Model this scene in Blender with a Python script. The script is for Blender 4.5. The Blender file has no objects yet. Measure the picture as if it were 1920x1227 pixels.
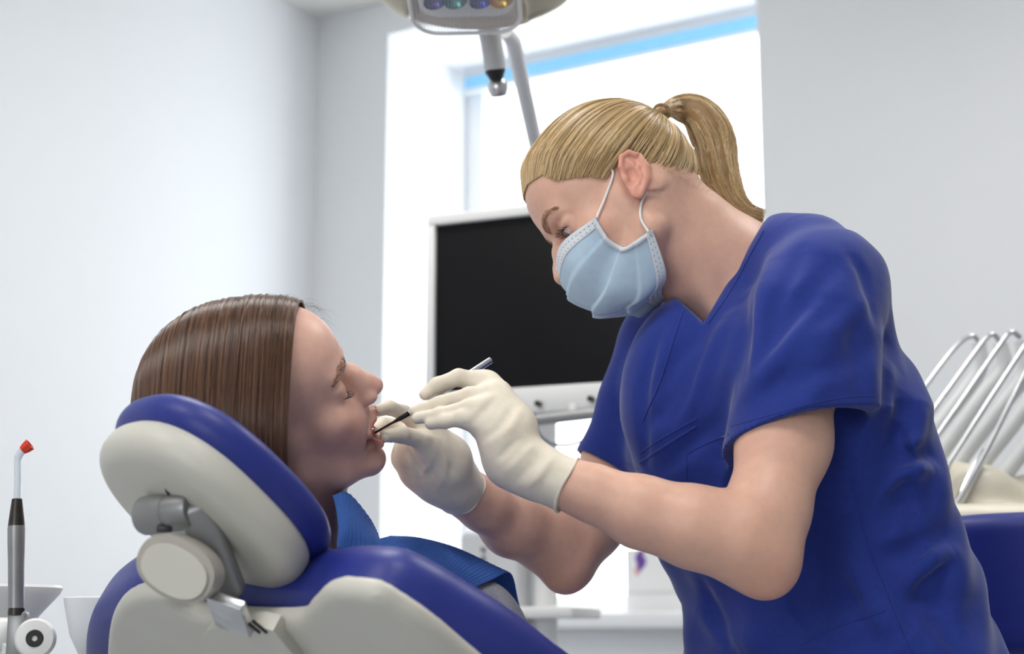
import bpy, bmesh, math, random
import numpy as np
from mathutils import Vector, Matrix

scene = bpy.context.scene
COL = scene.collection
random.seed(7); RNG = np.random.default_rng(11)

# ------------------------------------------------------------------ camera, world, light
FPX = 3000.0; TH = math.atan(0.192); CAM_Z = 0.80
def P(u, v, Y):
    """place of a photograph pixel at world depth Y (metres from the camera)"""
    cx = (u - 960.0) / FPX; cz = (613.5 - v) / FPX
    t = Y / (math.cos(TH) - math.sin(TH) * cz)
    return np.array([cx * t, Y, CAM_Z + t * (math.sin(TH) + math.cos(TH) * cz)])
def PP(pts): return [P(*p) for p in pts]
cam_data = bpy.data.cameras.new('camera'); cam = bpy.data.objects.new('camera', cam_data); COL.objects.link(cam)
cam_data.sensor_width = 36.0; cam_data.lens = FPX / 1920 * 36.0; cam_data.clip_start = 0.05
cam.location = (0, 0, CAM_Z); cam.rotation_euler = (math.pi / 2 + TH, 0, 0)
cam_data.dof.use_dof = True; cam_data.dof.focus_distance = 1.76; cam_data.dof.aperture_fstop = 4.5
scene.camera = cam

world = bpy.data.worlds.new('sky'); scene.world = world; world.use_nodes = True
bg = world.node_tree.nodes['Background']; bg.inputs[0].default_value = (0.93, 0.97, 1.0, 1); bg.inputs[1].default_value = 5.2
scene.view_settings.view_transform = 'Standard'; scene.view_settings.look = 'None'
scene.view_settings.exposure = 0.12; scene.view_settings.gamma = 1.0
scene.view_settings.use_curve_mapping = False

# room axes: E1 along the window wall (to the right and nearer), E2 out through the window
E1 = np.array([0.8507, -0.5257, 0.0]); E2 = np.array([0.5257, 0.8507, 0.0]); EZ = np.array([0, 0, 1.0])
CORNER = P(600, 36, 5.2); CEIL = CORNER[2]; CORNER = np.array([CORNER[0], CORNER[1], 0.0])
def RM(a, b, z): return CORNER + E1 * a + E2 * b + EZ * z
ROOM_ROT = math.atan2(E1[1], E1[0])
def area(name, loc, rot, sx, sy, power, color=(1, 1, 1), portal=False):
    l = bpy.data.lights.new(name, 'AREA'); l.shape = 'RECTANGLE'; l.size = sx; l.size_y = sy; l.energy = power; l.color = color
    l.cycles.is_portal = portal
    o = bpy.data.objects.new(name, l); COL.objects.link(o); o.location = loc; o.rotation_euler = rot; return o
# daylight portal in the window, and one in an unseen rear opening added for fill light
WIN_A0, WIN_A1, WIN_B, WIN_Z0, WIN_Z1 = 0.292, 1.604, 0.47, 0.86, 2.76
area('window_daylight', RM((WIN_A0 + WIN_A1) / 2, WIN_B + 0.12, (WIN_Z0 + WIN_Z1) / 2), (math.radians(-90), 0, ROOM_ROT), 1.4, 2.0, 1, portal=True)
REAR_B = -6.6
area('rear_fill_portal', RM(2.9, REAR_B - 0.02, 1.5), (math.radians(90), 0, ROOM_ROT), 1.6, 1.3, 1, portal=True)
FILL_PANELS = [(1.6, -2.2), (3.0, -1.4), (3.0, -3.6), (1.6, -4.4)]
for i, (a_, b_) in enumerate(FILL_PANELS):
    area('ceiling_fill_light', RM(a_, b_, CEIL - 0.045), (0, 0, ROOM_ROT), 0.58, 0.58, 12, (1.0, 0.97, 0.93))  # added fill lamps overhead, out of view

# ------------------------------------------------------------------ helpers
def tag(o, label=None, cat=None, group=None, kind=None):
    if label: o['label'] = label
    if cat: o['category'] = cat
    if group: o['group'] = group
    if kind: o['kind'] = kind
    return o
def empty(name, loc, label=None, cat=None, group=None):
    o = bpy.data.objects.new(name, None); COL.objects.link(o); o.location = tuple(loc); o.empty_display_size = 0.05
    return tag(o, label, cat, group)
def adopt(o, parent):
    if parent is not None:
        o.parent = parent
        pm = Matrix.Translation(parent.location) if parent.parent is None else Matrix.Translation(parent.location + parent.parent.location)
        o.location = Vector(o.location) - pm.translation
    return o
def link_mesh(name, me, m=None, parent=None):
    o = bpy.data.objects.new(name, me); COL.objects.link(o)
    if m is not None: me.materials.append(m)
    return adopt(o, parent)
def bm_obj(name, bm, m, parent=None, smooth=True, bevel=0.0, seg=2, angle=40):
    if bevel:
        es = [e for e in bm.edges if len(e.link_faces) == 2 and e.calc_face_angle(0) > math.radians(angle)]
        if es: bmesh.ops.bevel(bm, geom=es, offset=bevel, segments=seg, profile=0.5, affect='EDGES', clamp_overlap=True)
    bmesh.ops.recalc_face_normals(bm, faces=bm.faces)
    me = bpy.data.meshes.new(name); bm.to_mesh(me); bm.free()
    if smooth:
        for p in me.polygons: p.use_smooth = True
        if hasattr(me, 'set_sharp_from_angle'): me.set_sharp_from_angle(angle=math.radians(38))
    return link_mesh(name, me, m, parent)
def basis(x, y, z, o): 
    m = Matrix.Identity(4)
    for i in range(3): m[i][0] = x[i]; m[i][1] = y[i]; m[i][2] = z[i]; m[i][3] = o[i]
    return m
def norm(v): v = np.asarray(v, float); return v / (np.linalg.norm(v) + 1e-12)
def add_box(bm, c, size, ax=None):
    m = basis(*(ax if ax is not None else np.eye(3)), c) @ Matrix.Diagonal((size[0], size[1], size[2], 1))
    bmesh.ops.create_cube(bm, size=1.0, matrix=m); return bm
def box(name, c, size, m, parent=None, ax=None, bevel=0.004, seg=2):
    bm = bmesh.new(); add_box(bm, c, size, ax); return bm_obj(name, bm, m, parent, True, bevel, seg)
def frame_from(d, up=(0, 0, 1)):
    z = norm(d); x = np.cross(up, z)
    if np.linalg.norm(x) < 1e-4: x = np.cross((1, 0, 0), z)
    x = norm(x); return x, np.cross(z, x), z
def add_lathe(bm, o, d, prof, n=32, up=(0, 0, 1), cap=True):
    """revolve (radius, height) pairs around axis d from o"""
    x, y, z = frame_from(d, up); rings = []
    for r, h in prof:
        c = np.asarray(o) + z * h
        if r <= 1e-6: rings.append([bm.verts.new(c)])
        else: rings.append([bm.verts.new(c + r * (math.cos(t) * x + math.sin(t) * y)) for t in np.linspace(0, 2 * math.pi, n, endpoint=False)])
    for a, b in zip(rings[:-1], rings[1:]):
        for i in range(n):
            j = (i + 1) % n
            if len(a) == 1 and len(b) == 1: break
            if len(a) == 1: bm.faces.new((a[0], b[i], b[j]))
            elif len(b) == 1: bm.faces.new((a[i], a[j], b[0]))
            else: bm.faces.new((a[i], a[j], b[j], b[i]))
    if cap:
        for r in (rings[0], rings[-1]):
            if len(r) > 1: bm.faces.new(r)
    return bm
def lathe(name, o, d, prof, m, parent=None, n=32, bevel=0.0):
    bm = bmesh.new(); add_lathe(bm, o, d, prof, n); return bm_obj(name, bm, m, parent, True, bevel)
def spline(pts, n):
    """Catmull-Rom through the points"""
    p = np.asarray(pts, float); p = np.vstack([2 * p[0] - p[1], p, 2 * p[-1] - p[-2]]); out = []
    m = len(p) - 3
    for t in np.linspace(0, m, n):
        i = min(int(t), m - 1); f = t - i
        a, b, c, d = p[i], p[i + 1], p[i + 2], p[i + 3]
        out.append(0.5 * (2 * b + (c - a) * f + (2 * a - 5 * b + 4 * c - d) * f * f + (3 * b - a - 3 * c + d) * f ** 3))
    return np.array(out)
def add_tube(bm, path, radii, n=12, cap=True, flat=1.0, up=(0, 0, 1)):
    path = np.asarray(path, float); radii = np.broadcast_to(np.asarray(radii, float), (len(path),)); rings = []
    t0 = norm(path[1] - path[0]); x = np.cross(up, t0)
    if np.linalg.norm(x) < 1e-3: x = np.cross((1, 0, 0), t0)
    x = norm(x)
    for i, p in enumerate(path):
        t = norm(path[min(i + 1, len(path) - 1)] - path[max(i - 1, 0)])
        x = norm(x - t * np.dot(x, t)); y = np.cross(t, x)
        rings.append([bm.verts.new(p + radii[i] * (math.cos(q) * x + flat * math.sin(q) * y)) for q in np.linspace(0, 2 * math.pi, n, endpoint=False)])
    for a, b in zip(rings[:-1], rings[1:]):
        for i in range(n): bm.faces.new((a[i], a[(i + 1) % n], b[(i + 1) % n], b[i]))
    if cap: bm.faces.new(rings[0]); bm.faces.new(rings[-1])
    return bm
def tube(name, path, radii, m, parent=None, n=12, flat=1.0, up=(0, 0, 1)):
    bm = bmesh.new(); add_tube(bm, path, radii, n, True, flat, up); return bm_obj(name, bm, m, parent)
def add_prism(bm, poly, ax, o, z0, z1):
    """2D outline (list of xy) in plane ax[0],ax[1] at o, extruded along ax[2] from z0 to z1"""
    X, Y, Z = ax
    lo = [bm.verts.new(o + X * p[0] + Y * p[1] + Z * z0) for p in poly]; hi = [bm.verts.new(o + X * p[0] + Y * p[1] + Z * z1) for p in poly]
    bm.faces.new(lo); bm.faces.new(hi); n = len(poly)
    for i in range(n): bm.faces.new((lo[i], lo[(i + 1) % n], hi[(i + 1) % n], hi[i]))
    return bm
def prism(name, poly, ax, o, z0, z1, m, parent=None, bevel=0.004, seg=2, angle=40):
    bm = bmesh.new(); add_prism(bm, poly, [np.asarray(a) for a in ax], np.asarray(o), z0, z1); return bm_obj(name, bm, m, parent, True, bevel, seg, angle)
def rrect(w, h, r, n=6):
    out = []
    for cx, cy, a in ((w / 2 - r, h / 2 - r, 0), (-w / 2 + r, h / 2 - r, 90), (-w / 2 + r, -h / 2 + r, 180), (w / 2 - r, -h / 2 + r, 270)):
        for i in range(n + 1):
            t = math.radians(a + 90 * i / n); out.append((cx + r * math.cos(t), cy + r * math.sin(t)))
    return out

# ------------------------------------------------------------------ materials
def srgb(r, g, b):
    f = lambda c: (c / 12.92 if c <= 0.04045 else ((c + 0.055) / 1.055) ** 2.4)
    return (f(r / 255), f(g / 255), f(b / 255), 1)
def mat(name, color, rough=0.5, metal=0.0, spec=0.5, sss=0.0, sss_r=(1, .35, .2), trans=0.0, ior=1.45, emit=None, estr=0.0,
        var=0.0, vscale=30.0, bump=0.0, bscale=200.0, bdist=0.001, sheen=0.0, coat=0.0, alpha=1.0, attr=None, detail=3.0, rvar=0.0):
    m = bpy.data.materials.new(name); m.use_nodes = True; nt = m.node_tree; b = nt.nodes['Principled BSDF']
    b.inputs['Base Color'].default_value = color; b.inputs['Roughness'].default_value = rough; b.inputs['Metallic'].default_value = metal
    b.inputs['Specular IOR Level'].default_value = spec; b.inputs['IOR'].default_value = ior
    b.inputs['Transmission Weight'].default_value = trans; b.inputs['Alpha'].default_value = alpha
    b.inputs['Coat Weight'].default_value = coat
    if sheen: b.inputs['Sheen Weight'].default_value = sheen; b.inputs['Sheen Roughness'].default_value = 0.4
    if sss:
        b.inputs['Subsurface Weight'].default_value = sss; b.inputs['Subsurface Radius'].default_value = sss_r; b.inputs['Subsurface Scale'].default_value = 0.006
    if emit: b.inputs['Emission Color'].default_value = emit; b.inputs['Emission Strength'].default_value = estr
    tc = nt.nodes.new('ShaderNodeTexCoord')
    src = None
    if attr:
        a = nt.nodes.new('ShaderNodeAttribute'); a.attribute_name = attr; src = a.outputs['Color']
    if var:
        nz = nt.nodes.new('ShaderNodeTexNoise'); nz.inputs['Scale'].default_value = vscale; nz.inputs['Detail'].default_value = detail
        nt.links.new(tc.outputs['Object'], nz.inputs['Vector'])
        mr = nt.nodes.new('ShaderNodeMapRange'); mr.inputs['From Min'].default_value = 0.3; mr.inputs['From Max'].default_value = 0.7
        mr.inputs['To Min'].default_value = 1 - var; mr.inputs['To Max'].default_value = 1 + var
        nt.links.new(nz.outputs['Fac'], mr.inputs['Value'])
        mx = nt.nodes.new('ShaderNodeMix'); mx.data_type = 'RGBA'; mx.blend_type = 'MULTIPLY'; mx.inputs['Factor'].default_value = 1
        if src is not None: nt.links.new(src, mx.inputs['A'])
        else: mx.inputs['A'].default_value = color
        nt.links.new(mr.outputs['Result'], mx.inputs['B']); src = mx.outputs['Result']
        if rvar:
            m2 = nt.nodes.new('ShaderNodeMapRange'); m2.inputs['To Min'].default_value = rough - rvar; m2.inputs['To Max'].default_value = rough + rvar
            nt.links.new(nz.outputs['Fac'], m2.inputs['Value']); nt.links.new(m2.outputs['Result'], b.inputs['Roughness'])
    if src is not None: nt.links.new(src, b.inputs['Base Color'])
    if bump:
        nb = nt.nodes.new('ShaderNodeTexNoise'); nb.inputs['Scale'].default_value = bscale; nb.inputs['Detail'].default_value = 4
        nt.links.new(tc.outputs['Object'], nb.inputs['Vector'])
        bp = nt.nodes.new('ShaderNodeBump'); bp.inputs['Strength'].default_value = bump; bp.inputs['Distance'].default_value = bdist
        nt.links.new(nb.outputs['Fac'], bp.inputs['Height']); nt.links.new(bp.outputs['Normal'], b.inputs['Normal'])
    return m
M = {}
M['wall'] = mat('painted wall', srgb(229, 231, 234), 0.75, spec=0.3, var=0.012, vscale=1.5, bump=0.15, bscale=260, bdist=0.0006)
M['ceiling'] = mat('ceiling paint', srgb(232, 231, 226), 0.85, spec=0.2, var=0.01, vscale=2, bump=0.1, bscale=200, bdist=0.0005)
M['floor'] = mat('vinyl floor', srgb(172, 176, 180), 0.35, var=0.05, vscale=9, bump=0.05, bscale=120)
M['trim'] = mat('white lacquer', srgb(238, 239, 241), 0.35, var=0.01, vscale=8)
M['plastic'] = mat('white plastic', srgb(232, 232, 231), 0.38, var=0.01, vscale=12)
M['shade'] = mat('pale blind fabric', srgb(222, 225, 230), 0.8, var=0.02, vscale=40)
M['blue_strip'] = mat('blue blind strip', srgb(150, 216, 255), 0.6, var=0.03, vscale=20)
M['cream'] = mat('cream moulded shell', srgb(203, 200, 190), 0.42, var=0.015, vscale=14, bump=0.06, bscale=900, bdist=0.0004)
M['vinyl'] = mat('blue upholstery vinyl', srgb(38, 50, 132), 0.42, spec=0.45, var=0.05, vscale=25, bump=0.12, bscale=700, bdist=0.0006)
M['scrub'] = mat('royal blue cotton', srgb(40, 57, 136), 0.85, spec=0.2, sheen=0.25, var=0.06, vscale=160, bump=0.25, bscale=1500, bdist=0.0004)
M['bib'] = mat('blue paper bib', srgb(74, 116, 196), 0.85, spec=0.2, var=0.06, vscale=220, bump=0.3, bscale=900, bdist=0.0005)
M['shirt'] = mat('grey knit shirt', srgb(170, 172, 180), 0.9, spec=0.1, var=0.12, vscale=300, bump=0.3, bscale=800, bdist=0.0006)
M['metal'] = mat('brushed steel', (0.62, 0.62, 0.64, 1), 0.28, 1.0, var=0.06, vscale=60)
M['chrome'] = mat('polished steel', (0.75, 0.76, 0.78, 1), 0.14, 1.0)
M['grey_metal'] = mat('satin grey bracket', srgb(150, 150, 150), 0.4, 0.6, var=0.05, vscale=50)
M['taupe'] = mat('warm grey plastic', srgb(176, 170, 162), 0.45, var=0.02, vscale=30)
M['dark'] = mat('dark plastic', srgb(38, 37, 38), 0.4, var=0.05, vscale=40)
M['gunmetal'] = mat('gunmetal grip', srgb(70, 66, 62), 0.35, 0.7, var=0.15, vscale=90)
M['screen'] = mat('switched off screen', srgb(23, 23, 25), 0.4, spec=0.15, var=0.02, vscale=5)
M['red'] = mat('red plastic tip', srgb(226, 62, 38), 0.4, var=0.04, vscale=200)
M['clear'] = mat('clear plastic tube', srgb(222, 230, 240), 0.15, alpha=0.55, var=0.02, vscale=60)
# ------------------------------------------------------------------ room
def room_box(name, a0, a1, b0, b1, z0, z1, m, parent=None, bevel=0.0):
    return box(name, RM((a0 + a1) / 2, (b0 + b1) / 2, (z0 + z1) / 2), (abs(a1 - a0), abs(b1 - b0), abs(z1 - z0)), m, parent, [E1, E2, EZ], bevel)
AX = 6.4; T = 0.56
def wall_panels(name, parts, m):
    bm = bmesh.new()
    for a0, a1, b0, b1, z0, z1 in parts: add_box(bm, RM((a0 + a1) / 2, (b0 + b1) / 2, (z0 + z1) / 2), (abs(a1 - a0), abs(b1 - b0), abs(z1 - z0)), [E1, E2, EZ])
    return tag(bm_obj(name, bm, m, None, False), kind='structure')
wall_panels('wall_window', [(0, WIN_A0, 0, T, 0, CEIL), (WIN_A1, AX, 0, T, 0, CEIL), (WIN_A0, WIN_A1, 0, T, 0, WIN_Z0 - 0.045), (WIN_A0, WIN_A1, 0, T, WIN_Z1, CEIL)], M['wall'])
wall_panels('wall_left', [(-0.15, 0, REAR_B, T, 0, CEIL)], M['wall'])
wall_panels('wall_right', [(AX, AX + 0.15, REAR_B, T, 0, CEIL)], M['wall'])
wall_panels('wall_rear', [(-0.15, 2.1, REAR_B - 0.15, REAR_B, 0, CEIL), (3.7, AX + 0.15, REAR_B - 0.15, REAR_B, 0, CEIL), (2.1, 3.7, REAR_B - 0.15, REAR_B, 0, 0.9), (2.1, 3.7, REAR_B - 0.15, REAR_B, 2.2, CEIL)], M['wall'])  # opening invented behind the camera, sized to set the fill light
tag(room_box('floor', -0.15, AX + 0.15, REAR_B - 0.15, T, -0.1, 0, M['floor']), kind='structure')
tag(room_box('ceiling', -0.15, AX + 0.15, REAR_B - 0.15, T, CEIL, CEIL + 0.1, M['ceiling']), kind='structure')
tag(room_box('baseboard_left', 0, 0.014, REAR_B, 0, 0, 0.09, M['trim'], bevel=0.003), kind='structure')
tag(room_box('baseboard_window', 0.014, AX, -0.014, 0, 0, 0.09, M['trim'], bevel=0.003), kind='structure')
# the window: frame, mullion, panes, blind box, blue edge of the blind, sill
win = empty('window_1', RM((WIN_A0 + WIN_A1) / 2, WIN_B, WIN_Z0)); tag(win, kind='structure')
FW = 0.075
M['pane'] = mat('window glass', (0.95, 0.98, 1, 1), 0.02, alpha=0.06)
room_box('window_frame', WIN_A0, WIN_A0 + FW, WIN_B, WIN_B + 0.07, WIN_Z0, WIN_Z1, M['trim'], win, 0.006)
room_box('window_frame', WIN_A1 - FW * .6, WIN_A1, WIN_B, WIN_B + 0.07, WIN_Z0, WIN_Z1, M['trim'], win, 0.006)
room_box('window_frame', WIN_A0 + FW, WIN_A1 - FW * .6, WIN_B, WIN_B + 0.07, WIN_Z0, WIN_Z0 + 0.06, M['trim'], win, 0.006)
room_box('window_frame', WIN_A0 + FW, WIN_A1 - FW * .6, WIN_B, WIN_B + 0.07, WIN_Z1 - 0.06, WIN_Z1, M['trim'], win, 0.006)
room_box('pane', WIN_A0 + FW, WIN_A1 - FW * .6, WIN_B + 0.03, WIN_B + 0.036, WIN_Z0 + 0.06, WIN_Z1 - 0.06, M['pane'], win)
sill = room_box('window_sill', WIN_A0 - 0.06, WIN_A1 + 0.06, -0.07, WIN_B + 0.0, WIN_Z0 - 0.045, WIN_Z0, M['trim'], None, 0.008)
tag(sill, kind='structure')
def pix_on(u, v, b):
    """room coordinates (a, z) where the sight line of a photograph pixel meets the plane at depth b of the window wall"""
    o = np.array([0, 0, CAM_Z]); d = P(u, v, 1.0) - o; c = CORNER + E2 * b
    t = np.dot(c - o, E2) / np.dot(d, E2); p = o + d * t
    return float(np.dot(p - CORNER, E1)), float(p[2])
_, zb1 = pix_on(985, 122, WIN_B - 0.05); _, zb0 = pix_on(985, 146, WIN_B - 0.05)
blind = empty('roller_blind', RM((WIN_A0 + WIN_A1) / 2, WIN_B - 0.05, zb0), 'rolled up window blind with a bright blue lower edge', 'blind')
room_box('blind_cassette', WIN_A0 + 0.01, WIN_A1 - 0.01, WIN_B - 0.085, WIN_B - 0.005, zb1 + 0.09, zb1 + 0.20, M['shade'], blind, 0.012)
room_box('blind_fabric', WIN_A0 + 0.03, WIN_A1 - 0.02, WIN_B - 0.053, WIN_B - 0.049, zb1, zb1 + 0.10, M['shade'], blind)
room_box('blue_edge', WIN_A0 + 0.03, WIN_A1 - 0.02, WIN_B - 0.056, WIN_B - 0.046, zb0, zb1, M['blue_strip'], blind, 0.002)
room_box('bottom_bar', WIN_A0 + 0.03, WIN_A1 - 0.02, WIN_B - 0.058, WIN_B - 0.044, zb0 - 0.016, zb0, M['plastic'], blind, 0.004)
# unseen ceiling panels added for top light (the area lights sit in them)
M['diffuser'] = mat('fill panel glow', (1, 1, 1, 1), 0.6, emit=(1, 0.97, 0.93, 1), estr=4.0)
for i, (a_, b_) in enumerate(FILL_PANELS):
    pl = empty('ceiling_fill_panel', RM(a_, b_, CEIL), 'square white ceiling panel, unseen, added to brighten the treatment area', 'lamp', 'added ceiling fill panels')
    for k, (x0, x1, y0, y1) in enumerate(((-.32, .32, -.32, -.30), (-.32, .32, .30, .32), (-.32, -.30, -.30, .30), (.30, .32, -.30, .30))):
        room_box('fill_panel_frame', a_ + x0, a_ + x1, b_ + y0, b_ + y1, CEIL - 0.04, CEIL, M['trim'], pl, 0.002)
    room_box('diffuser', a_ - .30, a_ + .30, b_ - .30, b_ + .30, CEIL - 0.03, CEIL - 0.01, M['diffuser'], pl)
# ------------------------------------------------------------------ soft-shape modelling: signed distance fields meshed with surface nets
def smin(a, b, k):
    if k <= 0: return np.minimum(a, b)
    h = np.maximum(k - np.abs(a - b), 0) / k
    return np.minimum(a, b) - h * h * k * 0.25
def nrm(v): return np.sqrt(np.einsum('...i,...i->...', v, v))
def sphere_f(c, r): c = np.asarray(c, np.float32); return lambda p: nrm(p - c) - r
def ell_f(c, r, R):
    c = np.asarray(c, np.float32); r = np.asarray(r, np.float32); R = np.asarray(R, np.float32)
    def f(p):
        q = (p - c) @ R; a = nrm(q / r); b = nrm(q / (r * r)) + 1e-9
        return np.maximum(a * (a - 1) / b, nrm(q) - float(r.max()))
    return f
def cone_f(a, b, ra, rb):
    a = np.asarray(a, np.float32); b = np.asarray(b, np.float32); ba = b - a; l2 = float(ba @ ba) + 1e-12
    def f(p):
        pa = p - a; h = np.clip(pa @ ba / l2, 0, 1)
        return nrm(pa - h[..., None] * ba) - (ra + (rb - ra) * h)
    return f
def box_f(c, half, R, rad):
    c = np.asarray(c, np.float32); half = np.asarray(half, np.float32) - rad; R = np.asarray(R, np.float32)
    def f(p):
        q = np.abs((p - c) @ R) - half
        return np.linalg.norm(np.maximum(q, 0), axis=-1) + np.minimum(q.max(-1), 0) - rad
    return f
def plane_f(o, n):
    o = np.asarray(o, np.float32); n = np.asarray(norm(n), np.float32); return lambda p: (p - o) @ n
def poly_f(poly):
    """signed distance to a 2D polygon"""
    V = np.asarray(poly, np.float32)
    def f(x, y):
        d = np.full(x.shape, 1e9, np.float32); s = np.ones(x.shape, np.float32); n = len(V)
        for i in range(n):
            j = (i - 1) % n; ex, ey = V[j] - V[i]; wx = x - V[i, 0]; wy = y - V[i, 1]
            t = np.clip((wx * ex + wy * ey) / (ex * ex + ey * ey + 1e-12), 0, 1)
            d = np.minimum(d, (wx - ex * t) ** 2 + (wy - ey * t) ** 2)
            c1 = y >= V[i, 1]; c2 = y < V[j, 1]; c3 = ex * wy > ey * wx
            s = np.where((c1 & c2 & c3) | (~c1 & ~c2 & ~c3), -s, s)
        return s * np.sqrt(d)
    return f
class SDF:
    def __init__(s): s.ops = []
    def op(s, mode, f, c, r, k): s.ops.append((mode, f, np.asarray(c, np.float32), float(r), float(k))); return s
    def sph(s, c, r, k=0.01, mode='U'): return s.op(mode, sphere_f(c, r), c, r, k)
    def ell(s, c, r, R, k=0.01, mode='U'): return s.op(mode, ell_f(c, r, R), c, max(r), k)
    def cone(s, a, b, ra, rb, k=0.01, mode='U'):
        a = np.asarray(a, float); b = np.asarray(b, float)
        return s.op(mode, cone_f(a, b, ra, rb), (a + b) / 2, np.linalg.norm(b - a) / 2 + max(ra, rb), k)
    def chain(s, pts, rad, k=0.005, mode='U'):
        for a, b, ra, rb in zip(pts[:-1], pts[1:], rad[:-1], rad[1:]): s.cone(a, b, ra, rb, k, mode)
        return s
    def box(s, c, half, R, rad, k=0.01, mode='U'): return s.op(mode, box_f(c, half, R, rad), c, np.linalg.norm(half), k)
    def ev(s, pts, cen, rad):
        """pts (B,n,3) with block centres (B,3) and block radius"""
        f = np.full(pts.shape[:2], 0.12, np.float32); mg = max(0.035, 1.1 * max(o[4] for o in s.ops))
        for mode, fn, c, r, k in s.ops:
            m = nrm(cen - c) < r + rad + (0.0 if mode == 'D' else k + mg)
            if not m.any(): continue
            sub = pts[m]; d = fn(sub).astype(np.float32)
            if mode == 'U': f[m] = smin(f[m], d, k)
            elif mode == 'S': f[m] = -smin(-f[m], d, k)
            elif mode == 'I': f[m] = -smin(-f[m], -d, k)
            elif mode == 'D': f[m] = f[m] + d
        return f
    def at(s, pts):
        pts = np.asarray(pts, np.float32); return s.ev(pts[:, None, :], pts, 0.0)[:, 0]
    def march(s, o, d, tmax=1.0, n=120):
        o = np.asarray(o, np.float32); d = np.asarray(d, np.float32); t = np.zeros(len(o), np.float32); live = np.arange(len(o))
        for _ in range(n):
            f = s.at(o[live] + d[live] * t[live][:, None]); t[live] = np.minimum(t[live] + np.clip(f, -0.02, 0.04) * 0.85, tmax)
            live = live[(np.abs(f) > 1.5e-4) & (t[live] < tmax)]
            if len(live) == 0: break
        return o + d * t[:, None], t < tmax - 1e-3
    def project(s, pts, it=8):
        p = np.asarray(pts, np.float32).copy()
        for _ in range(it):
            f = s.at(p); g = s.grad(p); p -= (f * 0.8)[:, None] * g
        return p
    def grad(s, p, e=0.0008):
        g = np.stack([s.at(p + e * np.eye(3, dtype=np.float32)[i]) - s.at(p - e * np.eye(3, dtype=np.float32)[i]) for i in range(3)], 1)
        return g / (np.linalg.norm(g, axis=1, keepdims=True) + 1e-9)
    def see(s, uv, y0=1.45):
        """surface points under photograph pixels"""
        o = np.array([P(u, v, y0) for u, v in uv]); d = np.array([norm(P(u, v, 2.0) - P(u, v, 1.0)) for u, v in uv])
        p, ok = s.march(o, d, 1.0); return p.astype(float)
    def crease(s, path, amp, width):
        """press (amp>0) or raise (amp<0) the surface along a path"""
        c = np.asarray(path, np.float32); n = len(c); a = amp * np.sin(np.linspace(0.15, math.pi - 0.15, n)) ** 0.7
        def f(p):
            best = np.full(p.shape[:-1], 1e9, np.float32); val = np.zeros(p.shape[:-1], np.float32)
            for i in range(n - 1):
                ba = c[i + 1] - c[i]; pa = p - c[i]; h = np.clip(pa @ ba / (float(ba @ ba) + 1e-12), 0, 1)
                e = pa - h[..., None] * ba; d = np.einsum('...i,...i->...', e, e); m = d < best
                best = np.where(m, d, best); val = np.where(m, a[i] + (a[i + 1] - a[i]) * h, val)
            return val * np.exp(-best / (width * width))
        m = c.mean(0); s.op('D', f, m, float(np.linalg.norm(c - m, axis=1).max()) + 2.2 * width, 0)
    def creases(s, lst, y0=1.45):
        """lst of (pixel path, amp, width)"""
        paths = [spline([(a, b, 0) for a, b in pts], 9) for pts, _, _ in lst]; w = s.see([(q[0], q[1]) for c in paths for q in c], y0).reshape(len(lst), 9, 3)
        for c, (_, amp, width) in zip(w, lst): s.crease(c, amp, width)
    def mesh(s, h, lo, hi, smooth=1):
        lo = np.asarray(lo, np.float32); hi = np.asarray(hi, np.float32); n = 8; bs = n * h
        nb = np.ceil((hi - lo) / bs).astype(int); G = np.stack(np.meshgrid(*[np.arange(k) for k in nb], indexing='ij'), -1).reshape(-1, 3)
        cen = lo + (G + 0.5) * bs; fc = np.concatenate([s.at(c) for c in np.array_split(cen, max(1, len(cen) // 60000))])
        act = np.abs(fc) < bs * 0.87 * 1.7; G = G[act]; cen = cen[act]
        off = np.stack(np.meshgrid(*[np.arange(n + 1)] * 3, indexing='ij'), -1).reshape(-1, 3)
        verts = []; keys = []; edges = []; NK = nb * n + 4
        corner = np.array([[i, j, k] for i in (0, 1) for j in (0, 1) for k in (0, 1)])
        ce = [(a, b) for a in range(8) for b in range(a + 1, 8) if np.abs(corner[a] - corner[b]).sum() == 1]
        key = lambda I: ((I[:, 0] + 2).astype(np.int64) * NK[1] + I[:, 1] + 2) * NK[2] + I[:, 2] + 2
        for ch in np.array_split(np.arange(len(G)), max(1, len(G) // 1500)):
            f = s.ev(lo + (G[ch][:, None, :] * n + off[None]).astype(np.float32) * np.float32(h), cen[ch], bs * 0.87).reshape(-1, n + 1, n + 1, n + 1)
            neg = f < 0; cnt = np.zeros((len(ch), n, n, n), np.int8)
            for i, j, k in corner: cnt += neg[:, i:i + n, j:j + n, k:k + n]
            B, I, J, K = np.nonzero((cnt > 0) & (cnt < 8))
            if len(B) == 0: continue
            cv = np.stack([f[B, I + i, J + j, K + k] for i, j, k in corner], 1); acc = np.zeros((len(B), 3), np.float32); num = np.zeros(len(B), np.float32)
            for a, b in ce:
                x = (cv[:, a] < 0) != (cv[:, b] < 0); t = np.where(x, cv[:, a] / np.where(x, cv[:, a] - cv[:, b], 1), 0)
                acc += np.where(x[:, None], corner[a] + t[:, None] * (corner[b] - corner[a]), 0); num += x
            gi = G[ch][B] * n + np.stack([I, J, K], 1)
            verts.append(lo + h * (gi + acc / num[:, None])); keys.append(key(gi))
            for ax in range(3):
                e = [slice(0, n)] * 3; e2 = list(e); e2[ax] = slice(1, n + 1)
                a = neg[(slice(None), *e)]; b = neg[(slice(None), *e2)]; B, I, J, K = np.nonzero(a != b)
                if len(B): edges.append((ax, G[ch][B] * n + np.stack([I, J, K], 1), a[B, I, J, K]))
        V = np.concatenate(verts); Kk = np.concatenate(keys); order = np.argsort(Kk); V = V[order]; Kk = Kk[order]; Q = []
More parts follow.
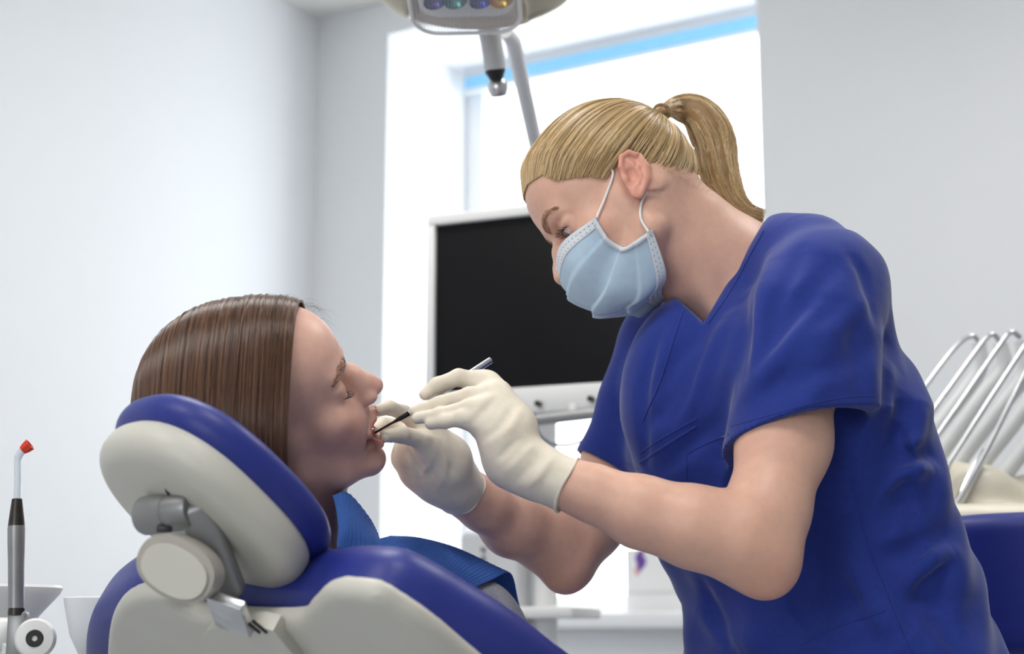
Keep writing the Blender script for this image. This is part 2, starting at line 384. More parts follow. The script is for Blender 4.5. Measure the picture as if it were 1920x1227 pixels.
        for ax, L, sgn in edges:
            u, w = [(1, 2), (2, 0), (0, 1)][ax]; idx = []; ok = np.ones(len(L), bool)
            for du, dw in ((0, 0), (-1, 0), (-1, -1), (0, -1)):
                C = L.copy(); C[:, u] += du; C[:, w] += dw; kk = key(C); ii = np.searchsorted(Kk, kk); ii = np.minimum(ii, len(Kk) - 1)
                ok &= Kk[ii] == kk; idx.append(ii)
            q = np.stack(idx, 1); q = np.where(sgn[:, None], q, q[:, ::-1]); Q.append(q[ok])
        Q = np.concatenate(Q)
        for _ in range(smooth):
            acc = np.zeros_like(V); num = np.zeros(len(V), np.float32)
            for a, b in ((0, 1), (1, 2), (2, 3), (3, 0)):
                np.add.at(acc, Q[:, a], V[Q[:, b]]); np.add.at(acc, Q[:, b], V[Q[:, a]]); np.add.at(num, Q[:, a], 1); np.add.at(num, Q[:, b], 1)
            V = V + 0.5 * (acc / np.maximum(num, 1)[:, None] - V)
        return V, Q
def raw_mesh(name, V, Q, m, parent=None, color=None, smooth=True):
    me = bpy.data.meshes.new(name); V = np.asarray(V, np.float32); Q = np.asarray(Q, np.int32); k = Q.shape[1]
    me.vertices.add(len(V)); me.vertices.foreach_set('co', V.ravel())
    me.loops.add(Q.size); me.loops.foreach_set('vertex_index', Q.ravel())
    me.polygons.add(len(Q)); me.polygons.foreach_set('loop_start', np.arange(0, Q.size, k, dtype=np.int32))
    if smooth: me.polygons.foreach_set('use_smooth', np.ones(len(Q), bool))
    me.update(calc_edges=True); me.validate()
    if color is not None:
        a = me.color_attributes.new('tone', 'FLOAT_COLOR', 'POINT'); c = np.ones((len(V), 4), np.float32); c[:, :3] = color; a.data.foreach_set('color', c.ravel())
    return link_mesh(name, me, m, parent)
def hair_curves(name, strands, radius, m, parent=None, tip=0.35):
    """strands (N, n, 3)"""
    S = np.asarray(strands, np.float32); N, n, _ = S.shape
    hc = bpy.data.hair_curves.new(name); hc.add_curves([n] * N)
    hc.position_data.foreach_set('vector', S.ravel())
    r = hc.attributes.get('radius') or hc.attributes.new('radius', 'FLOAT', 'POINT')
    prof = radius * (1 - (1 - tip) * np.linspace(0, 1, n) ** 2)
    r.data.foreach_set('value', np.tile(prof, N).astype(np.float32))
    hc.materials.append(m); o = bpy.data.objects.new(name, hc); COL.objects.link(o); return adopt(o, parent)
def hair_mat(name, c1, c2, rough=0.32, dark=0.55):
    m = bpy.data.materials.new(name); m.use_nodes = True; nt = m.node_tree; b = nt.nodes['Principled BSDF']
    hi = nt.nodes.new('ShaderNodeHairInfo'); cr = nt.nodes.new('ShaderNodeValToRGB')
    cr.color_ramp.elements[0].color = tuple(c * dark for c in c1[:3]) + (1,); cr.color_ramp.elements[0].position = 0
    cr.color_ramp.elements[1].color = c2; cr.color_ramp.elements[1].position = 1; e = cr.color_ramp.elements.new(0.45); e.color = c1
    nt.links.new(hi.outputs['Random'], cr.inputs['Fac']); nt.links.new(cr.outputs['Color'], b.inputs['Base Color'])
    b.inputs['Roughness'].default_value = rough; b.inputs['Specular IOR Level'].default_value = 0.6
    return m
# ------------------------------------------------------------------ head (centimetres in the head's own frame: x forward, y left, z up, origin between the ears)
class Head:
    def __init__(s, S, O, F, L, scale):
        s.S = S; s.O = np.asarray(O, float); F = norm(F); L = norm(np.asarray(L) - F * np.dot(F, L)); U = np.cross(F, L)
        s.R = np.stack([F, L, U], 1); s.k = scale
    def p(s, x, y, z): return s.O + s.k * (s.R @ np.array([x, y, z], float))
    def loc(s, w): return ((np.asarray(w, float) - s.O) @ s.R) / s.k
    def wld(s, q): return s.O + s.k * (np.asarray(q, float) @ s.R.T)
    def E(s, c, r, k=1.0, mode='U', rot=None):
        R = s.R if rot is None else s.R @ rot
        s.S.ell(s.p(*c), np.array(r) * s.k, R, k * s.k, mode)
    def C(s, pts, rad, k=0.5, mode='U'): s.S.chain([s.p(*q) for q in pts], [r * s.k for r in rad], k * s.k, mode)
def roty(d): c, q = math.cos(math.radians(d)), math.sin(math.radians(d)); return np.array([[c, 0, q], [0, 1, 0], [-q, 0, c]])
def rotx(d): c, q = math.cos(math.radians(d)), math.sin(math.radians(d)); return np.array([[1, 0, 0], [0, c, -q], [0, q, c]])
def rotz(d): c, q = math.cos(math.radians(d)), math.sin(math.radians(d)); return np.array([[c, -q, 0], [q, c, 0], [0, 0, 1]])
def build_head(S, h, jaw=0.0, eyes='open', ears=(1, -1), gaze=0.0, chin=(0, 0)):
    E, C = h.E, h.C
    J = roty(jaw)
    def j(x, y, z):
        w = min(1, max(0, (x - 1) / 6)); return tuple(np.array([0.5 + chin[0] * w, 0, -0.5 + chin[1] * w]) + J @ (np.array([x, y, z]) - np.array([0.5, 0, -0.5])))
    E((-0.6, 0, 4.7), (9.2, 7.15, 8.1), 0)                       # cranium
    E((-4.5, 0, 2.0), (5.2, 5.9, 5.5), 1.5)                      # occiput
    E((3.4, 0, 5.4), (5.4, 6.0, 5.6), 2.0)                       # forehead
    E((3.6, 0, -1.2), (5.15, 5.7, 5.6), 2.0)                     # mid face
    E((6.6, 0, -3.6), (3.1, 3.4, 3.6), 1.6)                      # upper jaw
    E(j(4.2, 0, -5.6), (4.6, 4.3, 3.6), 1.6)                     # lower face
    for sd in (1, -1):
        E((5.3, sd * 4.35, -1.5), (2.1, 1.75, 1.7), 1.8)         # cheekbone
        E((6.3, sd * 3.0, -3.6), (1.9, 1.7, 2.2), 1.8)           # cheek
        C([(0.6, sd * 5.0, -1.0), j(0.9, sd * 4.75, -5.4), j(4.6, sd * 3.5, -7.6), j(7.7, sd * 1.0, -9.0)], [1.6, 1.4, 1.35, 1.3], 1.8)
        E((7.75, sd * 2.5, 3.5), (0.85, 2.3, 0.7), 1.6, 'U', rotz(sd * 22))   # brow
    E(j(8.45, 0, -8.9), (1.35, 1.6, 1.25), 1.2)                  # chin
    for sd in (1, -1): E((9.2, sd * 3.1, 1.35), (1.9, 1.9, 1.35), 1.2, 'S')   # eye sockets
    E((9.85, 0, 2.4), (0.75, 2.2, 1.0), 1.2, 'S')                 # nasion dip
    # nose
    C([(8.35, 0, 2.5), (9.5, 0, 1.0), (10.7, 0, -0.55), (11.25, 0, -1.25)], [0.72, 0.72, 0.78, 0.82], 0.9)
    E((11.15, 0, -1.45), (0.95, 0.9, 0.85), 0.5)
    for sd in (1, -1):
        E((10.1, sd * 1.12, -1.95), (1.05, 0.66, 0.78), 0.45)
        E((9.3, sd * 0.9, -0.2), (1.2, 0.9, 2.0), 0.9)
    C([(11.1, 0, -1.9), (10.3, 0, -2.55), (9.4, 0, -2.9)], [0.5, 0.45, 0.5], 0.4)
    for sd in (1, -1): E((10.75, sd * 0.62, -2.45), (0.6, 0.34, 0.42), 0.15, 'S', rotz(sd * 18))
    # eyes: lids
    for sd in (1, -1):
        c = np.array([6.85, sd * 3.1, 1.25]); E(c, (1.36, 1.5, 1.34), 0.55)
        E(c + (0.38, sd * 0.45, 0.70), (0.7, 1.1, 0.34), 0.7, 'U', rotz(sd * 12))       # upper lid fold
        if eyes == 'open':
            E(c + (1.15, sd * -0.05, -0.12 + gaze), (0.85, 1.42, 0.44), 0.10, 'S', rotz(sd * 20) @ rotx(sd * 4))
        else:
            C([tuple(c + q) for q in ((0.78, -sd * 1.32, -0.34), (1.2, -sd * 0.65, -0.66), (1.26, 0, -0.76), (1.08, sd * 0.7, -0.66), (0.66, sd * 1.42, -0.36))], [0.07] * 5, 0.12, 'S')
    # ears
    for sd in ears:
        er = rotz(sd * 24) @ rotx(-sd * 10) @ roty(-24); o = np.array([-0.9, sd * 6.85, 0.0])
        q = lambda a, b, t: tuple(o + er @ np.array([a, sd * t, b]))
        E(q(-0.1, 0.2, 0.55), (1.5, 0.32, 2.75), 0.45, 'U', er)
        C([q(0.7, 0.1, .55), q(1.15, 1.2, .75), q(0.75, 2.4, .85), q(-0.35, 2.9, .95), q(-1.35, 2.2, 1.1), q(-1.7, 0.8, 1.2), q(-1.35, -0.7, 1.1), q(-0.75, -1.8, .9), q(-.2, -2.6, .75)],
          [.26, .3, .31, .31, .31, .3, .28, .3, .34], .14)
        C([q(0.1, 1.9, .8), q(-.65, 0.9, .95), q(-.75, -.2, .95), q(-.25, -1.25, .85)], [.2, .26, .26, .22], .3)
        E(q(0.15, -2.2, .62), (.75, .36, .85), .35, 'U', er)
        E(q(0.15, -.05, 1.1), (.75, .72, 1.1), .2, 'S', er)
        E(q(-.95, 1.6, 1.25), (.28, .4, 1.0), .2, 'S', er @ roty(-30))
        E(q(0.95, -.35, .6), (.36, .36, .5), .25, 'U', er)
    return j
def eyeball(name, h, sd, gaze, parent, m):
    c = h.p(6.85, sd * 3.1, 1.25); d = norm(h.R @ np.array(gaze)); bm = bmesh.new()
    r = 1.24 * h.k; pr = [(0, r * 1.03)] + [(r * math.sin(t), r * math.cos(t) * (1 + 0.03 * max(0, 1 - t / 0.5))) for t in np.linspace(0.06, math.pi - 0.05, 30)] + [(0, -r)]
    add_lathe(bm, c, d, pr, 32, cap=False); o = bm_obj(name, bm, None, parent)
    ang = np.array([math.acos(max(-1, min(1, float(np.dot(norm(np.array(v.co) - c), d))))) for v in o.data.vertices])
    a = o.data.color_attributes.new('tone', 'FLOAT_COLOR', 'POINT'); col = np.ones((len(ang), 4), np.float32); col[:, :3] = srgb(214, 204, 200)[:3]
    col[ang < 0.50, :3] = srgb(70, 82, 92)[:3]; col[ang < 0.22, :3] = (0.004, 0.004, 0.004); a.data.foreach_set('color', col.ravel())
    o.data.materials.append(m); return o
SKIN = dict(rough=0.42, spec=0.42, sss=0.25, attr='tone', var=0.035, vscale=120, bump=0.12, bscale=900, bdist=0.0004, rvar=0.06)
M['skin_fair'] = mat('fair skin', srgb(226, 178, 158), **SKIN)
M['skin_light'] = mat('light skin', srgb(222, 172, 152), **SKIN)
M['eye'] = mat('eye', (1, 1, 1, 1), 0.08, attr='tone', coat=0.6)
M['blonde'] = hair_mat('blonde hair', srgb(202, 168, 118), srgb(242, 216, 168), rough=0.26, dark=0.42)
M['blonde_cap'] = mat('blonde hair mass', srgb(150, 118, 78), 0.5, var=0.3, vscale=40)
M['brown'] = hair_mat('brown hair', srgb(80, 54, 38), srgb(128, 88, 62), rough=0.28, dark=0.4)
M['brown_cap'] = mat('brown hair mass', srgb(40, 27, 20), 0.55, var=0.3, vscale=40)
M['lash'] = mat('dark lashes', srgb(40, 28, 22), 0.6)
M['brow_hair'] = mat('brow hair', srgb(150, 114, 88), 0.8)
def smooth01(x, a, b): t = np.clip((x - a) / (b - a), 0, 1); return t * t * (3 - 2 * t)
def lashes(name, h, pts, out, n, length, m, parent, radius=0.00013, curl=0.5, jit=0.15):
    c = spline(pts, n); st = []
    for i, q in enumerate(c):
        d = norm(np.array(out) + np.array([0, (i / (n - 1) - 0.5) * jit * 4, 0]) + RNG.normal(0, jit, 3)); up = np.array([0.3, 0, curl])
        st.append([h.p(*(q + d * length * t + up * length * t * t)) for t in np.linspace(0, 1, 6)])
    return hair_curves(name, st, radius, m, parent, 0.25)
def brow(name, S, h, pts, n, m, parent, dirs, width=0.75, length=0.6):
    c = spline(pts, 60); st = []; t = RNG.random(n) * 0.98
    root = np.array([c[int(a * 59)] for a in t]); w = width * (1 - 0.75 * t ** 2)
    root[:, 2] += RNG.normal(0, 0.45, n) * w
    d = np.array([norm(c[min(int(a * 59) + 2, 59)] - c[max(int(a * 59) - 2, 0)]) for a in t]) + np.array(dirs) * (0.5 - 0.4 * t)[:, None] + RNG.normal(0, 0.12, (n, 3))
    path = np.stack([root + d * length * q * (1 - 0.4 * t)[:, None] for q in np.linspace(0, 1, 5)], 1)
    W = h.wld(path.reshape(-1, 3)); W = S.project(W, 8).reshape(n, 5, 3); g = S.grad(W.reshape(-1, 3)).reshape(n, 5, 3)
    ok = np.linalg.norm(W - h.wld(path.reshape(-1, 3)).reshape(n, 5, 3), axis=2).max(1) < 0.012; W = W[ok]; g = g[ok]
    W = W + g * (np.linspace(0.0002, 0.0007, 5)[None, :, None])
    return hair_curves(name, W, 0.00009, m, parent, 0.3)
# ------------------------------------------------------------------ the dentist
DO = np.array([0.1347, 1.8196, 1.2922])
dent = empty('person', P(1600, 1290, 1.86), 'woman in blue scrubs, face mask and latex gloves bending over the patient', 'person')
SB = SDF(); HD = Head(SB, DO, (-0.7553, -0.012, -0.6553), (-0.1099, -0.9834, 0.1447), 0.01003)
build_head(SB, HD, eyes='open', gaze=0.0, chin=(-0.8, 1.1))
# neck, shoulders and the trunk under the scrubs, arms down to the wrists
nk = [HD.p(-2.6, 0, -0.5), P(1292, 448, 1.84), P(1372, 517, 1.85), P(1430, 580, 1.86)]
SB.chain(nk, [0.056, 0.052, 0.056, 0.06], 0.03)
SB.chain([HD.p(2.0, 0, -5.0), P(1292, 497, 1.83), P(1352, 562, 1.84)], [0.03, 0.034, 0.036], 0.04)
SB.chain([P(1315, 430, 1.86), P(1392, 486, 1.87), P(1470, 545, 1.87)], [0.03, 0.034, 0.04], 0.035)
# neck muscle from behind the ear to the collar
SB.chain([HD.p(-2.8, 4.6, -2.2), P(1290, 470, 1.797), P(1340, 578, 1.80)], [0.014, 0.013, 0.010], 0.02)
SB.chain([P(1430, 590, 1.86), P(1500, 760, 1.88), P(1580, 1050, 1.88), P(1620, 1260, 1.88)], [0.055, 0.06, 0.06, 0.06], 0.05)
near = [P(1515, 592, 1.74), P(1486, 700, 1.69), P(1470, 830, 1.66), P(1438, 960, 1.635), P(1424, 1035, 1.62)]
SB.cone(P(1450, 625, 1.84), near[0], 0.055, 0.045, 0.04)
SB.chain(near, [0.046, 0.048, 0.0465, 0.0405, 0.0365], 0.02)
SB.sph(P(1437, 1072, 1.618), 0.0245, 0.03)
SB.chain([P(1424, 1030, 1.62), P(1385, 1010, 1.615), P(1300, 988, 1.615), P(1200, 960, 1.62), P(1110, 925, 1.625), P(1062, 908, 1.628), P(985, 862, 1.635)],
         [0.036, 0.040, 0.0385, 0.0335, 0.0258, 0.0205, 0.0155], 0.020)
far = [P(1255, 650, 1.99), P(1215, 740, 2.02), P(1165, 860, 2.02), P(1105, 985, 2.0), P(1068, 1045, 1.985)]
SB.cone(P(1400, 640, 1.88), far[0], 0.06, 0.05, 0.05)
SB.chain(far, [0.052, 0.05, 0.0455, 0.040, 0.0325], 0.02)
SB.sph(P(1058, 1077, 1.98), 0.0225, 0.03)
SB.chain([P(1062, 1035, 1.98), P(1020, 1010, 1.965), P(960, 985, 1.925), P(905, 945, 1.875), P(868, 922, 1.845), P(830, 890, 1.82)],
         [0.033, 0.036, 0.0345, 0.0275, 0.0235, 0.019], 0.022)
V, Q = SB.mesh(0.0017, (-0.2, 1.5, 0.68), (0.52, 2.12, 1.48), 1)
q = HD.loc(V); base = np.array(srgb(226, 180, 158)[:3]); col = np.tile(base, (len(V), 1))
def paint(col, mask, rgb): return col * (1 - mask[:, None]) + np.array(srgb(*rgb)[:3]) * mask[:, None]
ear_m = smooth01(np.abs(q[:, 1]), 6.6, 7.6) * (np.abs(q[:, 2]) < 4) * (np.abs(q[:, 0]) < 3.5)
col = paint(col, 0.55 * ear_m, (226, 146, 128))
hd_ = np.linalg.norm(q, axis=1) < 17
ck = hd_ * np.exp(-(((q[:, 0] - 6.5) / 2.2) ** 2 + ((np.abs(q[:, 1]) - 4.4) / 2) ** 2 + ((q[:, 2] + 2.0) / 1.8) ** 2)); col = paint(col, 0.35 * ck, (222, 150, 132))
lid = hd_ * np.exp(-(((np.abs(q[:, 1]) - 3.1) / 1.6) ** 2 + ((q[:, 2] - 1.3) / 1.0) ** 2)) * (q[:, 0] > 6); col = paint(col, 0.5 * lid, (196, 138, 120))
for e_ in (P(1437, 1085, 1.61), P(1058, 1090, 1.98)):
    col = paint(col, 0.4 * np.exp(-(np.linalg.norm(V - e_, axis=1) / 0.035) ** 2), (214, 140, 118))
raw_mesh('body', V, Q, M['skin_fair'], dent, col)
for sd in (1, -1):
    eyeball('eye', HD, sd, (0.93, -0.12 , -0.33), dent, M['eye'])
    c = np.array([6.85, sd * 3.1, 1.25])
    lashes('eyelashes', HD, [c + q_ for q_ in ((0.85, -sd * 1.25, 0.0), (1.3, -sd * 0.6, 0.30), (1.36, 0, 0.36), (1.18, sd * 0.75, 0.27), (0.7, sd * 1.45, -0.02))], (1, sd * 0.3, -0.05), 70, 0.75, M['lash'], dent)
    brow('eyebrow', SB, HD, [(9.0, sd * 1.2, 3.3), (8.7, sd * 2.4, 3.85), (8.0, sd * 3.7, 4.15), (6.9, sd * 5.0, 3.6)], 300, M['brow_hair'], dent, (0, 0, 0.6))
# scrub top
SC = SDF()
TZ = []  # slices: v, left edge, right edge in the photograph at the trunk's depth
YT = 1.875
sl = [(470, 1390, 1520), (520, 1325, 1590), (600, 1262, 1640), (700, 1215, 1688), (790, 1195, 1733), (870, 1200, 1748), (960, 1222, 1768), (1070, 1275, 1812), (1130, 1302, 1832), (1230, 1306, 1870), (1330, 1300, 1900)]
tz = []; tx = []; ta = []
for v_, l_, r_ in sl:
    a = P(l_, v_, YT + 0.09); b = P(r_, v_, YT - 0.11); tz.append((a[2] + b[2]) / 2); tx.append((a[0] + b[0]) / 2); ta.append((b[0] - a[0]) / 2)
tz = np.array(tz[::-1]); tx = np.array(tx[::-1]); ta = np.array(ta[::-1])
LAT = np.array([0.5, -0.866]); FWD = np.array([-0.866, -0.5])
def ripple(p): return 0.0015 * (np.sin(47 * p[..., 0] + 31 * p[..., 2] + 3 * np.sin(23 * p[..., 1])) * np.sin(38 * p[..., 2] - 21 * p[..., 0] + 1.0) + 0.5 * np.sin(95 * p[..., 0] - 60 * p[..., 2] + 40 * p[..., 1]))
def trunk(p):
    z = p[..., 2]; a = np.interp(z, tz, ta); cx = np.interp(z, tz, tx); W = a / 0.72; D = W * 0.6
    x = p[..., 0] - cx; y = p[..., 1] - YT; l = (x * LAT[0] + y * LAT[1]) / W; f = (x * FWD[0] + y * FWD[1]) / D
    qn = (np.abs(l) ** 2.3 + np.abs(f) ** 2.3) ** (1 / 2.3)
    d = (qn - 1) * D * 0.95
    return np.maximum(d, np.maximum(z - tz[-1], tz[0] - z))
SC.op('U', lambda p: trunk(p) + 1.2 * ripple(p), (0.35, YT, (tz[0] + tz[-1]) / 2), 0.48, 0)
# shoulders and collar, sleeves (wide tubes)
SC.chain([P(1442, 484, 1.83), P(1503, 493, 1.79), P(1560, 532, 1.74)], [0.037, 0.046, 0.06], 0.05)
SC.chain([P(1450, 482, 1.89), P(1530, 522, 1.90), P(1575, 600, 1.88)], [0.030, 0.055, 0.055], 0.05)
SC.chain([P(1345, 585, 1.93), P(1270, 612, 1.97), P(1235, 640, 1.99)], [0.03, 0.036, 0.042], 0.05)
sa, sb = P(1528, 545, 1.70), P(1506, 850, 1.672)
SC.chain([P(1540, 540, 1.715), P(1524, 610, 1.70), P(1512, 720, 1.688), sb], [0.058, 0.067, 0.0775, 0.083], 0.03)
fa, fb = P(1245, 640, 1.985), P(1130, 925, 2.02)
SC.chain([fa, P(1210, 740, 2.0), fb], [0.045, 0.048, 0.055], 0.03)
MM = 0.001
SC.creases([
    ([(1445, 480), (1428, 560), (1418, 650)], -8.1*MM, .012), ([(1500, 470), (1462, 560), (1440, 640)], 8.1*MM, .011),
    ([(1560, 500), (1490, 580), (1430, 680)], 9.5*MM, .012), ([(1530, 580), (1470, 660), (1405, 730)], -8.1*MM, .012), ([(1645, 640), (1560, 690), (1450, 730)], 6.8*MM, .012),
    ([(1630, 560), (1560, 620), (1500, 650)], -6.8*MM, .012), ([(1600, 600), (1615, 690), (1612, 760)], 6.8*MM, .014), ([(1480, 690), (1452, 725), (1432, 750)], 4*MM, .011),
    ([(1560, 690), (1520, 740), (1500, 780)], -5.4*MM, .013), ([(1590, 470), (1620, 520), (1640, 600)], 5.4*MM, .010), ([(1420, 560), (1400, 640), (1390, 720)], 6.8*MM, .010),
    ([(1160, 720), (1165, 770), (1185, 810)], 3*MM, .010), ([(1205, 640), (1180, 700), (1165, 770)], -5.4*MM, .012)])
SC.op('D', ripple, (0.35, YT, 1.0), 0.7, 0)
# hems cut square, sleeves hollow
hn = norm(P(1362, 822, 1.66) - P(1648, 770, 1.68)); nn = norm(np.cross(hn, (0, 1, 0)));  nn = nn if nn[2] > 0 else -nn
nn = norm(nn + np.array([0, 0.22, 0])); HEM = P(1505, 766, 1.59)
SC.op('S', lambda p: np.maximum(plane_f(HEM, nn)(p), cone_f(sb + nn * 0.02, sb - nn * 0.12, 0.12, 0.12)(p)), sb, 0.2, 0.0)
fn_ = norm(P(1110, 858, 2.02) - P(1200, 905, 1.99)); fnn = norm(np.cross(fn_, (0, 1, 0))); fnn = fnn if fnn[2] > 0 else -fnn
FHEM = P(1155, 884, 2.0)
SC.op('S', lambda p: np.maximum(plane_f(FHEM, fnn)(p), cone_f(fb + fnn * 0.03, fb - fnn * 0.12, 0.10, 0.10)(p)), fb, 0.2, 0.0)
SC.chain([sb - nn * 0.03, P(1507, 815, 1.674), P(1510, 785, 1.678)], [0.077, 0.069, 0.045], 0.0, 'S')
SC.chain([fb - fnn * 0.03, P(1165, 830, 2.01), P(1200, 760, 2.0)], [0.047, 0.040, 0.03], 0.0, 'S')
# trunk of the garment
SC.op('U', lambda p: trunk(p) + 1.2 * ripple(p), (0.35, YT, (tz[0] + tz[-1]) / 2), 0.48, 0.02)
SC.ell(P(1310, 735, 1.82), (0.085, 0.075, 0.11), np.eye(3), 0.09)
SC.creases([
    ([(1395, 560), (1385, 650), (1368, 760)], 8.1*MM, .012), ([(1310, 625), (1262, 690), (1240, 770)], 5.4*MM, .009), ([(1365, 600), (1320, 690), (1255, 790)], -8.1*MM, .014),
    ([(1385, 640), (1355, 740), (1345, 850)], 10.8*MM, .016), ([(1300, 690), (1255, 760), (1210, 800)], 6.8*MM, .010), ([(1228, 650), (1205, 740), (1210, 870)], 8.1*MM, .009),
    ([(1355, 780), (1290, 840), (1230, 890)], 5.4*MM, .010), ([(1340, 640), (1290, 740), (1250, 800)], 5.4*MM, .008), ([(1275, 600), (1245, 660), (1225, 720)], -4.1*MM, .010),
    ([(1742, 850), (1690, 856), (1630, 845)], 12.2*MM, .010), ([(1745, 875), (1700, 885), (1660, 925)], -9.5*MM, .012), ([(1700, 880), (1680, 940), (1640, 1010)], 9.5*MM, .012),
    ([(1765, 1000), (1705, 1035), (1650, 1045)], 10.8*MM, .011), ([(1785, 1035), (1740, 1055), (1700, 1110)], -9.5*MM, .012), ([(1775, 1060), (1750, 1090), (1735, 1130)], 8.1*MM, .010),
    ([(1600, 870), (1615, 1000), (1655, 1110)], 5.4*MM, .014), ([(1570, 880), (1530, 1040), (1470, 1180)], 17.6*MM, .028), ([(1510, 1120), (1450, 1175), (1400, 1220)], -10.8*MM, .022),
    ([(1320, 1100), (1345, 1160), (1380, 1215)], 9.5*MM, .012), ([(1310, 1150), (1360, 1190), (1420, 1200)], -8.1*MM, .013), ([(1640, 1150), (1580, 1180), (1500, 1220)], -5.4*MM, .016),
    ([(1690, 700), (1690, 790), (1655, 900)], 8.1*MM, .014), ([(1720, 1080), (1760, 1150), (1800, 1220)], 9.5*MM, .014), ([(1662, 640), (1668, 720), (1660, 800)], 9.5*MM, .014),
    ([(1730, 760), (1715, 830), (1700, 850)], -5.4*MM, .012), ([(1600, 1060), (1640, 1130), (1690, 1200)], -6.8*MM, .016), ([(1560, 1080), (1600, 1140), (1640, 1220)], 6.8*MM, .014)])
# the V neck: cloth removed between the two collar lines
DV = norm(P(1375, 510, 2.0) - P(1375, 510, 1.0)); A0, A1 = P(1426, 426, 1.78), P(1318, 608, 1.74); B0 = P(1262, 548, 1.86)
nA = norm(np.cross(A1 - A0, DV)); nA = nA if nA @ (P(1300, 480, 1.78) - A0) > 0 else -nA
nB = norm(np.cross(B0 - A1, DV)); nB = nB if nB @ (P(1340, 500, 1.78) - A1) > 0 else -nB
SC.op('S', lambda p: np.maximum(np.maximum(-plane_f(A0, nA)(p), -plane_f(A1, nB)(p)), p[..., 1] - 1.915), P(1340, 500, 1.83), 0.25, 0.004)
V, Q = SC.mesh(0.0023, (0.02, 1.5, 0.70), (0.62, 2.20, 1.33), 1)
top_ = raw_mesh('scrub_top', V, Q, M['scrub'], dent)
# sewn details: hems, yoke seam, pocket edge, laid on the cloth
M['seam'] = mat('seam thread', srgb(30, 43, 128), 0.85, spec=0.2, var=0.1, vscale=400)
def seam(name, pts, r, n=40, S_=SC, m=None, par=None, lift=0.0):
    c2 = spline([(a, b, 0) for a, b in pts], n); w = S_.see([(q_[0], q_[1]) for q_ in c2])
    w[1:-1] = (w[:-2] + w[1:-1] * 2 + w[2:]) / 4
    return tube(name, w, r, m or M['scrub'], par or top_, 6)
seam('hem_stitch', [(1370, 800), (1440, 780), (1520, 758), (1590, 745), (1644, 742)], .0006)
seam('hem_stitch', [(1122, 838), (1160, 858), (1196, 880)], .0006)
seam('pocket_edge', [(1200, 868), (1245, 838), (1305, 800)], .0016); seam('pocket_edge', [(1200, 850), (1245, 820), (1308, 785)], .0009)
seam('pocket_edge', [(1288, 850), (1286, 900)], .0009, 12); seam('pocket_edge', [(1290, 850), (1330, 830), (1366, 815)], .0009, 16)
seam('front_seam', [(1285, 570), (1262, 640), (1236, 720), (1205, 790)], .0011)
seam('side_seam', [(1598, 900), (1625, 1010), (1668, 1120), (1710, 1225)], .0012)
seam('side_seam', [(1500, 1212), (1560, 1180), (1660, 1145)], .0010)
seam('neck_edge', [(1432, 434), (1407, 478), (1379, 530), (1352, 572), (1327, 608)], .0014)
# gloves (the hands in them)
M['latex'] = mat('powdered latex', srgb(234, 224, 206), 0.55, spec=0.35, sss=0.35, sss_r=(1, .8, .55), var=0.05, vscale=60, bump=0.35, bscale=110, bdist=0.0016)
def glove(name, fingers, wrist, cuff, rim_r, parent, lo, hi, wr, folds=(), pads=()):
    S = SDF()
    for pts, rad, meta in fingers:
        W = PP(pts); S.chain(W, rad, 0.004)
        if meta is not None: S.chain([P(*wrist), P(*meta), W[0]], [wr * 0.8, rad[0] * 1.55, rad[0] * 1.2], 0.022)
    for q_, r_ in pads: S.sph(P(*q_), r_, 0.02)
    cpts = PP(cuff); S.chain([P(*wrist)] + cpts, [wr] + [rim_r * 0.9] * (len(cpts) - 1) + [rim_r], 0.015)
    ax = norm(cpts[-1] - cpts[-2]); e = cpts[-1]
    S.op('S', lambda p: np.maximum(plane_f(e, -ax)(p), cone_f(e - ax * .02, e + ax * 0.08, 0.06, 0.06)(p)), e, 0.1, 0)
    S.chain([cpts[-1] - ax * 0.05, cpts[-1] + ax * 0.01], [rim_r * 0.7, rim_r - 0.0025], 0, 'S')
    if folds: S.creases([(pts, (1 if mode == 'S' else -1) * r * 0.75, max(k * 0.7, 0.0032)) for pts, r, k, mode in folds])
    V, Q = S.mesh(0.0014, lo, hi, 1); g = raw_mesh(name, V, Q, M['latex'], parent)
    # rolled rim
    x, y, z = frame_from(ax); ring = [e - ax * .001 + (math.cos(t) * x + math.sin(t) * y) * (rim_r + 0.0006 + 0.0007 * math.sin(5 * t)) + ax * 0.0012 * math.sin(3 * t) for t in np.linspace(0, 2 * math.pi, 60)]
    tube('rolled_rim', ring, 0.0015, M['latex'], g, 8); return S, g
F_ = lambda *r: [x / 1000 for x in r]
